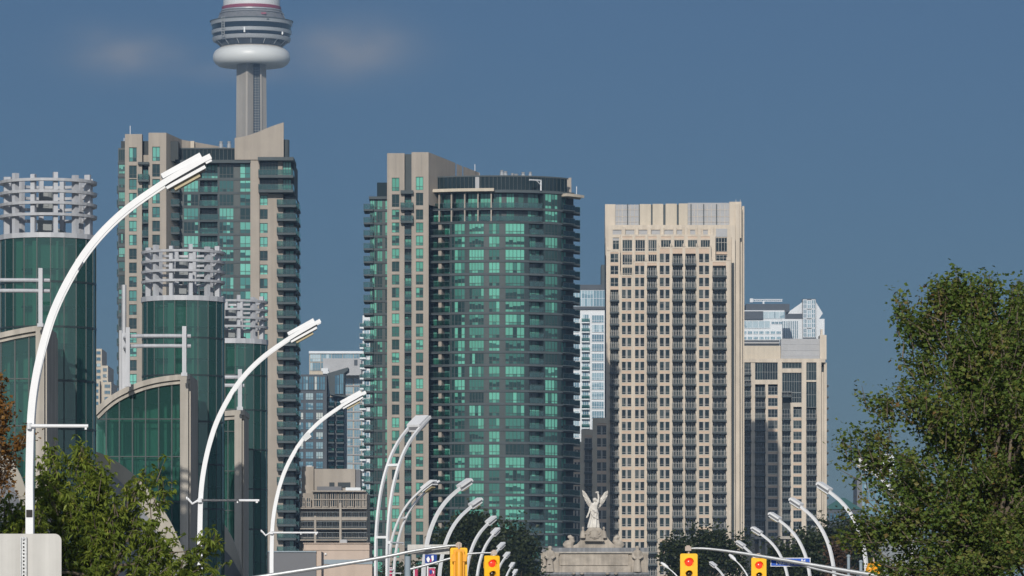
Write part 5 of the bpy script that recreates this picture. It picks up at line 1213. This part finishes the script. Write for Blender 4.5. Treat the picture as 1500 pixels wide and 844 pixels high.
def grey_sign():
    Y = 152.3; X = lambda p: wx(p, Y); Z = lambda p: wz(p, Y)
    t = thing('street_sign', 'blank grey back of a street name sign on the left mast arm', 'street sign', (X(627), Y, Z(812)))
    mb = MB(); mb.box(X(597), X(658.5), Y, Y + .02, Z(812), Z(797.8)); part('panel', mb, ['signgrey'], t)
    mb = MB(); mb.box(X(622), X(632), Y - .05, Y - .003, Z(809), Z(799)); part('bracket', mb, ['galv'], t)
grey_sign()
def banner(px, top, bot, w, Y, m, lab, marks, pole):
    X = lambda p: wx(p, Y); Z = lambda p: wz(p, Y)
    t = thing('banner', lab, 'banner', (X(px), Y, Z(bot)), 'street banners')
    mb = MB(); n = 6
    for i in range(n):
        a, b = px + w * i / n, px + w * (i + 1) / n; ya, yb = Y + .05 * math.sin(i * 1.3), Y + .05 * math.sin((i + 1) * 1.3)
        mb.hexa([(X(a), ya, Z(bot)), (X(b), yb, Z(bot)), (X(b), yb + .01, Z(bot)), (X(a), ya + .01, Z(bot)), (X(a), ya, Z(top)), (X(b), yb, Z(top)), (X(b), yb + .01, Z(top)), (X(a), ya + .01, Z(top))])
    c = part('cloth', mb, [m], t)
    for mm, pts in marks:
        mb = MB(); mb.prism([(X(px + w * a), Z(top + (bot - top) * b)) for a, b in pts][::-1], Y - .085, Y - .075); part('printed_mark', mb, [mm], c)
    mb = MB()
    for z in (top, bot): mb.tube([(X(px), Y + .02, Z(z)), (X(px + w * 1.08), Y + .02, Z(z))], .03, 6)
    part('rod', mb, ['white'], t)
    if pole:
        mb = MB(); mb.tube([(X(px) - .05, Y + .05, .12), (X(px) - .05, Y + .05, Z(top) + .2)], .06, 8); part('pole', mb, ['white'], t)
banner(622.5, 811.5, 826, 17.5, 280.7, 'flagblue', 'blue banner with white and red shapes on the lamp pole left of the signals', [('signwhite', [(.12, .5), (.28, .25), (.42, .5), (.34, .85), (.2, .8)]), ('signwhite', [(.52, .2), (.72, .15), (.74, .6), (.6, .8)]), ('flagpink', [(.42, .55), (.52, .5), (.54, .8), (.44, .85)])], False)
banner(627.5, 832, 845, 10, 330, 'flagpink', 'pink and blue banner low between the lamp poles', [('flagblue', [(.1, .3), (.5, .2), (.6, .6), (.2, .7)]), ('signwhite', [(.6, .3), (.85, .4), (.8, .75)])], True)
banner(607.6, 833.5, 848, 4.6, 340, 'flagpink', 'narrow plain pink banner left of the blue banner', [], True)
banner(570.5, 832, 848, 3.8, 300, 'flagpink', 'narrow crimson banner behind the twin pole lamp', [], True)
def sign_back():
    Y = 47.0; X = lambda p: wx(p, Y); Z = lambda p: wz(p, Y)
    t = thing('road_sign', 'blank grey aluminium back of a road sign on a perforated post', 'road sign', (X(35), Y, 0))
    r = 10; a, b, tp, bt = -22, 90, 782, 930; pts = []
    for cx, cy, a0 in ((b - r, bt - r, -90), (b - r, tp + r, 0), (a + r, tp + r, 90), (a + r, bt - r, 180)):
        for k in range(7): an = RAD(a0 + 15 * k); pts.append((X(cx + r * math.cos(an)), Z(cy) + r * Y / F * math.sin(an)))
    mb = MB(); mb.prism(pts, Y, Y + .003); part('panel', mb, ['signgrey'], t)
    mb = MB(); x0, x1 = X(30.4), X(39.6); zt = Z(787); mb.box(x0, x1, Y - .016, Y - .004, 0, zt)
    for q in (x0, x1 - .006): mb.box(q, q + .006, Y - .040, Y - .016, 0, zt)
    p = part('post', mb, ['galv'], t)
    mb = MB(); z = zt - .025
    while z > .3: mb.tube([((x0 + x1) / 2, Y - .0175, z), ((x0 + x1) / 2, Y - .0165, z)], .009, 10); z -= .0335
    part('post_holes', mb, ['black'], p)
    mb = MB(); mb.tube([((x0 + x1) / 2, Y - .026, zt - .012), ((x0 + x1) / 2, Y - .017, zt - .012)], .013, 6); part('bolt', mb, ['steel'], t)
sign_back()

# ================================================================ trees
def fill(blobs, Y, n, clump=.3, dz=.75):
    """random points in the crown, more of them near its uneven skin"""
    pts = []; mp = Y / F
    wts = [(b[2] * b[3]) ** .92 for b in blobs]
    while len(pts) < n:
        b = random.choices(blobs, wts)[0]
        v = Vector((random.gauss(0, 1), random.gauss(0, 1), random.gauss(0, 1))).normalized()
        r3 = (b[2] + b[3]) / 2 * dz; rad = (random.random() ** .36) * random.choice((1, 1, 1, 1.1))
        c = Vector((wx(b[0], Y) + v.x * rad * b[2] * mp, Y + v.y * rad * r3 * mp, wz(b[1], Y) + v.z * rad * b[3] * mp))
        d = (v + Vector((random.gauss(0, .4), random.gauss(0, .4), random.gauss(.45, .3)))).normalized(); L = clump * random.uniform(.6, 1.5)
        for k in range(random.randint(5, 11)):      # a leafy shoot: clusters strung along one direction
            t = random.uniform(-1, 1); pts.append(c + d * t * L + Vector((random.gauss(0, 1), random.gauss(0, 1), random.gauss(0, .7))) * clump * .30 * (1.2 - .8 * max(0, t)))
    return pts
def crown_mesh(pts, centre, per, spread, size, kind, twig=.5):
    lf = MB(); tw = MB()
    for p in pts:
        out = (p - centre); out.z += .5 * out.length; out = out.normalized() if out.length > .01 else Vector((0, 0, 1))
        d = (out + Vector((random.gauss(0, .35), random.gauss(0, .35), random.gauss(.25, .35)))).normalized()
        base = p - d * twig * .5
        if kind != 'far': tw.tube([base, p, p + d * twig * .4], [.012 * twig / .5, .008, .003], 4, cap=False)
        tone = random.random()
        for _ in range(per):
            q = base + d * twig * random.random() + Vector((random.gauss(0, spread), random.gauss(0, spread), random.gauss(0, spread)))
            r = min(1, max(0, tone * .55 + random.random() * .45))
            if kind == 'ash':
                ax = (Vector((random.gauss(0, 1), random.gauss(0, 1), random.gauss(.1, .5)))).normalized()
                for k in range(5):
                    a = (ax + Vector((random.gauss(0, .45), random.gauss(0, .45), random.gauss(-.35, .3)))).normalized(); L = size * random.uniform(.7, 1.2)
                    s = a.cross(Vector((random.gauss(0, .4), random.gauss(0, .4), 1))).normalized() * (L * .17); m = q + a * L * .5
                    lf.face([q, m + s, q + a * L + Vector((0, 0, -.25 * L)), m - s], 0, min(1, max(0, r + random.gauss(0, .06))))
            else:
                a = Vector((random.gauss(0, 1), random.gauss(0, 1), random.gauss(-.2, .6))).normalized(); L = size * random.uniform(.6, 1.3)
                nn = Vector((random.gauss(0, .8), random.gauss(0, .8), 1)); s = a.cross(nn).normalized() * (L * .48)
                up = s.cross(a).normalized() * L * .10; m = q + a * L * .42
                if kind == 'maple': lf.face([q, m + s + up, q + a * L * .62 + s * .55, q + a * L, q + a * L * .62 - s * .55, m - s + up], 0, r)
                else: lf.face([q, m + s + up, q + a * L, m - s + up], 0, r)
    return lf, tw
def tree(name, label, blobs, Y, n, per, size, kind, leaf, base_px, group=None, spread=.12, twig=.5, trunk_r=.14, limbs=22, dz=.75):
    pts = fill(blobs, Y, n, twig * .62, dz); n = len(pts); mp = Y / F
    cen = Vector((sum(p.x for p in pts) / n, Y, sum(p.z for p in pts) / n)); base = Vector((wx(base_px, Y), Y, 0.02))
    t = thing(name, label, 'tree', tuple(base), group)
    lf, tw = crown_mesh(pts, Vector((cen.x, Y, cen.z - 1.0)), per, spread, size, kind, twig)
    lo = min(p.z for p in pts); fork = Vector((base.x + (cen.x - base.x) * .35, Y, max(.9, min(lo + .8, cen.z * .55))))
    mb = MB(); mb.tube(spline([base, base * .5 + fork * .5 + Vector((random.gauss(0, .05), 0, 0)), fork, fork * .4 + cen * .6], 4), [trunk_r * (1 - .05 * i) for i in range(13)], 10)
    part('trunk', mb, ['bark'], t, True)
    mb = MB()
    for p in random.sample(pts, min(limbs, n)):
        s = fork + (cen - fork) * random.uniform(0, .6); m = s * .55 + p * .45 + Vector((random.gauss(0, .12), random.gauss(0, .12), random.gauss(.2, .15))) * (p - s).length * .4
        path = spline([s, m, p], 4); k = len(path); mb.tube(path, [trunk_r * .38 * (1 - .85 * i / (k - 1)) for i in range(k)], 6)
    mb.v += []; part('limbs', mb, ['bark'], t, True)
    c = part('crown', lf, [leaf], t)
    if tw.f: part('twigs', tw, ['bark'], c)
    return t
tree('maple_tree', 'large dense green maple with rust tinged leaves, filling the right edge', [(1450, 640, 130, 180), (1422, 520, 58, 92), (1490, 530, 80, 85), (1345, 690, 72, 56), (1285, 674, 38, 22), (1270, 664, 22, 13), (1275, 760, 24, 20), (1384, 452, 18, 34), (1420, 448, 22, 30), (1445, 446, 18, 28), (1492, 462, 32, 28), (1352, 490, 30, 24), (1332, 474, 10, 10), (1345, 560, 26, 50), (1312, 602, 26, 22), (1295, 598, 10, 8), (1300, 770, 46, 56), (1270, 720, 18, 10), (1390, 810, 120, 105), (1510, 640, 130, 200), (1525, 800, 140, 150), (1258, 655, 20, 9), (1243, 650, 7, 6)], 98, 2600, 34, .088, 'maple', 'maple', 1450, spread=.10, twig=.55, limbs=60)
tree('ash_tree', 'bushy light green ash with drooping narrow leaves, in front of the glass drums', [(105, 775, 58, 70), (80, 700, 20, 30), (160, 765, 50, 52), (150, 710, 26, 26), (214, 706, 20, 20), (224, 676, 8, 16), (226, 738, 22, 14), (140, 840, 120, 40), (225, 800, 20, 16), (240, 838, 44, 14), (302, 806, 6, 20), (310, 838, 30, 8), (124, 666, 15, 14), (98, 655, 7, 12)], 118, 560, 12, .165, 'ash', 'ash', 150, spread=.10, twig=.6, limbs=45)
tree('autumn_tree', 'sparse rust brown tree at the far left, behind the tallest lamp', [(-6, 606, 14, 22), (-12, 650, 24, 22), (10, 655, 18, 12), (34, 634, 12, 6), (52, 608, 12, 6), (-2, 514, 5, 8), (-24, 560, 12, 22), (2, 690, 24, 16), (-30, 620, 24, 40)], 112, 260, 22, .085, 'kite', 'autumn', -30, spread=.07, twig=.5, limbs=40, trunk_r=.06)
tree('shrubby_tree', 'thin green and bare twigged tree below the rust brown one', [(14, 735, 24, 36), (36, 770, 20, 26), (5, 790, 24, 40)], 114, 90, 10, .14, 'ash', 'ash', 10, spread=.09, twig=.5, limbs=30, trunk_r=.06)
FARG = 'dark trees around the stone gate'
tree('broadleaf_tree', 'tall dark green tree behind the two left signals', [(690, 800, 46, 40), (700, 768, 32, 22), (660, 812, 30, 36), (715, 810, 34, 44), (680, 768, 16, 14)], 640, 330, 30, .42, 'far', 'darkleaf', 690, FARG, .6, 1.6, .3)
tree('broadleaf_tree', 'narrower dark green tree just left of the stone gate', [(762, 814, 25, 34), (758, 792, 18, 18), (776, 838, 12, 14), (740, 835, 20, 20)], 660, 220, 26, .42, 'far', 'darkleaf', 765, FARG, .6, 1.6, .3)
tree('broadleaf_tree', 'dark green tree behind the tall right red signal', [(1030, 812, 52, 28), (1005, 822, 34, 28), (1065, 815, 26, 28), (1040, 795, 24, 12), (990, 835, 22, 20)], 620, 330, 30, .42, 'far', 'darkleaf', 1030, FARG, .6, 1.6, .3)
tree('broadleaf_tree', 'dark green tree behind the blue street name sign', [(1120, 842, 40, 18), (1160, 828, 34, 24), (1185, 815, 26, 24), (1145, 836, 30, 22)], 600, 260, 30, .42, 'far', 'darkleaf', 1150, FARG, .6, 1.6, .3)
tree('broadleaf_tree', 'dark green tree between the blue sign and the maple', [(1215, 808, 34, 34), (1240, 792, 30, 26), (1200, 830, 34, 24), (1262, 810, 30, 40)], 580, 300, 30, .42, 'far', 'darkleaf', 1225, FARG, .6, 1.6, .3)
tree('broadleaf_tree', 'small reddish brown tree in front of the dark trees beside the maple', [(1228, 820, 12, 22), (1222, 838, 14, 16), (1232, 805, 8, 10)], 540, 70, 24, .32, 'far', 'browntree', 1228, None, .4, 1.0, .2)
tree('broadleaf_tree', 'low dark green tree peeping up under the grey sign', [(610, 842, 28, 12), (640, 846, 30, 10), (585, 850, 20, 12)], 560, 110, 24, .36, 'far', 'darkleaf', 610, FARG, .5, 1.2, .25)

# ================================================================ ground
mb = MB(); mb.face([(-4000, -600, 0), (4000, -600, 0), (4000, 6000, 0), (-4000, 6000, 0)]); structure('ground', mb, ['ground'])
mb = MB(); mb.face([(-3, -200, .004), (8, -200, .004), (10, 690, .004), (-1, 690, .004)]); mb.face([(-20, -200, .004), (-11.5, -200, .004), (-11.5, 320, .004), (-20, 320, .004)]); structure('road', mb, ['asphalt'])
mb = MB(); mb.hexa([(-11, -200, -.1), (-3.3, -200, -.1), (-1.6, 690, -.1), (-11, 690, -.1), (-11, -200, .12), (-3.3, -200, .12), (-1.6, 690, .12), (-11, 690, .12)]); mb.hexa([(8.3, -200, -.1), (30, -200, -.1), (40, 690, -.1), (10.3, 690, -.1), (8.3, -200, .12), (30, -200, .12), (40, 690, .12), (10.3, 690, .12)]); structure('pavement', mb, ['pave'])
mb = MB(); mb.hexa([(-3.297, -200, -.1), (-3, -200, -.1), (-1.2, 690, -.1), (-1.597, 690, -.1), (-3.297, -200, .125), (-3, -200, .125), (-1.2, 690, .125), (-1.597, 690, .125)]); mb.hexa([(8, -200, -.1), (8.297, -200, -.1), (10.297, 690, -.1), (10, 690, -.1), (8, -200, .125), (8.297, -200, .125), (10.297, 690, .125), (10, 690, .125)]); structure('kerb', mb, ['kerb'])
mb = MB()
for k in range(110):
    y = -180 + k * 8; x = 2.6 + y / 690 * 2; mb.face([(x - .07, y, .008), (x + .07, y, .008), (x + .08, y + 3, .008), (x - .06, y + 3, .008)])
structure('road_markings', mb, ['paint'])

# ================================================================ thin air haze
mb = MB(); mb.box(-1500, 1500, -60, 3400, -1, 620)
hz, hnt, hp = mat('thin_haze'); hnt.nodes.remove(hp); pv = hnt.nodes.new('ShaderNodeVolumePrincipled'); pv.inputs['Color'].default_value = (.42, .66, 1, 1); pv.inputs['Density'].default_value = 9e-5
hnt.links.new(pv.outputs[0], hnt.nodes['Material Output'].inputs['Volume'])
ho = link('haze', mb.data('haze', [hz])); ho['kind'] = 'stuff'

# ================================================================ sky, sun, camera
SUN_EL, SUN_AZ = 23.0, 187.0
w = bpy.data.worlds.new('World'); sc.world = w; w.use_nodes = True; nt = w.node_tree; bg = nt.nodes['Background']
sky = nt.nodes.new('ShaderNodeTexSky'); sky.sky_type = 'NISHITA'; sky.sun_disc = False; sky.sun_elevation = RAD(SUN_EL); sky.sun_rotation = RAD(SUN_AZ)
sky.air_density = 1.0; sky.dust_density = .3; sky.ozone_density = 9
# two faint veils of cloud, placed by compass direction
tc = nt.nodes.new('ShaderNodeTexCoord'); sep = nt.nodes.new('ShaderNodeSeparateXYZ'); nt.links.new(tc.outputs['Generated'], sep.inputs[0])
def mth(op, a, b=None, c=None):
    n = nt.nodes.new('ShaderNodeMath'); n.operation = op
    for i, v in enumerate((a, b, c)):
        if v is None: continue
        if isinstance(v, (int, float)): n.inputs[i].default_value = v
        else: nt.links.new(v, n.inputs[i])
    return n.outputs[0]
ns = nt.nodes.new('ShaderNodeTexNoise'); mpp = nt.nodes.new('ShaderNodeMapping'); mpp.inputs['Scale'].default_value = (45, 45, 95); nt.links.new(tc.outputs['Generated'], mpp.inputs[0]); nt.links.new(mpp.outputs[0], ns.inputs[0]); ns.inputs['Scale'].default_value = 1.0; ns.inputs['Detail'].default_value = 5; ns.inputs['Roughness'].default_value = .55
tot = None
for px, py, sx, sy, amp in ((200, 92, 75, 30, 1.0), (510, 78, 75, 36, 1.15), (330, 112, 120, 16, .5), (150, 68, 40, 22, .5)):
    u0, w0 = (px - CX) / F, (H0 - py) / F
    du = mth('DIVIDE', mth('SUBTRACT', sep.outputs[0], u0), sx / F); dv = mth('DIVIDE', mth('SUBTRACT', sep.outputs[2], w0), sy / F)
    g = mth('MULTIPLY', mth('POWER', 2.718, mth('MULTIPLY', mth('ADD', mth('MULTIPLY', du, du), mth('MULTIPLY', dv, dv)), -.8)), amp)
    tot = g if tot is None else mth('MAXIMUM', tot, g)
front = mth('GREATER_THAN', sep.outputs[1], 0.0)
cov = mth('MULTIPLY', mth('MULTIPLY', tot, front), mth('MULTIPLY_ADD', ns.outputs[0], 2.0, -.42)); covc = nt.nodes.new('ShaderNodeClamp'); nt.links.new(mth('MULTIPLY', cov, 1.15), covc.inputs[0])
mix = nt.nodes.new('ShaderNodeMix'); mix.data_type = 'RGBA'; nt.links.new(covc.outputs[0], mix.inputs[0]); hs_ = nt.nodes.new('ShaderNodeHueSaturation'); hs_.inputs['Hue'].default_value = .503; hs_.inputs['Saturation'].default_value = .97; hs_.inputs['Value'].default_value = .74; nt.links.new(sky.outputs[0], hs_.inputs['Color']); nt.links.new(hs_.outputs[0], mix.inputs[6]); mix.inputs[7].default_value = (4.5, 5.3, 6.8, 1)
# unseen bright cloud added behind the viewer, to lift shade on walls facing it
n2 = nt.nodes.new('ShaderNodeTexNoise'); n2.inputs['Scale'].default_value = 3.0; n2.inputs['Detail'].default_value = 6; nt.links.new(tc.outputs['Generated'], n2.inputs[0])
west_fill = nt.nodes.new('ShaderNodeMapRange'); west_fill.interpolation_type = 'SMOOTHSTEP'; west_fill.inputs[1].default_value = .05; west_fill.inputs[2].default_value = -.55; nt.links.new(sep.outputs[1], west_fill.inputs[0])
wc = nt.nodes.new('ShaderNodeClamp'); nt.links.new(mth('MULTIPLY', west_fill.outputs[0], mth('MULTIPLY_ADD', n2.outputs[0], 1.8, -.2)), wc.inputs[0])
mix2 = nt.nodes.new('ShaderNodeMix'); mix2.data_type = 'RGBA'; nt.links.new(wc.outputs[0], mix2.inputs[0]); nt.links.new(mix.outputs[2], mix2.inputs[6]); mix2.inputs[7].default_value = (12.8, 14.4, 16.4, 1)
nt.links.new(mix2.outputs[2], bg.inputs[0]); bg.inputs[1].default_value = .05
sd = bpy.data.lights.new('sun', 'SUN'); sd.energy = 4.05; sd.angle = RAD(.53); sd.color = (1.0, .93, .83)
so = bpy.data.objects.new('sun', sd); COL.objects.link(so)
a, e = RAD(SUN_AZ), RAD(SUN_EL); dirv = Vector((math.sin(a) * math.cos(e), math.cos(a) * math.cos(e), math.sin(e))); so.rotation_euler = dirv.to_track_quat('Z', 'Y').to_euler(); so.location = (-40, -200, 150)
cd = bpy.data.cameras.new('camera'); co = bpy.data.objects.new('camera', cd); COL.objects.link(co); sc.camera = co
co.location = (0, 0, EYE); co.rotation_euler = (RAD(90), 0, 0); cd.sensor_fit = 'HORIZONTAL'; cd.sensor_width = 36; cd.lens = 36 * F / 1500; cd.shift_y = (H0 - 422) / 1500; cd.clip_end = 20000; cd.clip_start = .5
sc.view_settings.view_transform = 'Standard'; sc.view_settings.look = 'None'; sc.view_settings.gamma = 1; sc.view_settings.exposure = -.25
sc.cycles.max_bounces = 6; sc.cycles.transparent_max_bounces = 16; sc.cycles.diffuse_bounces = 3; sc.cycles.glossy_bounces = 3; sc.cycles.caustics_reflective = False; sc.cycles.caustics_refractive = False
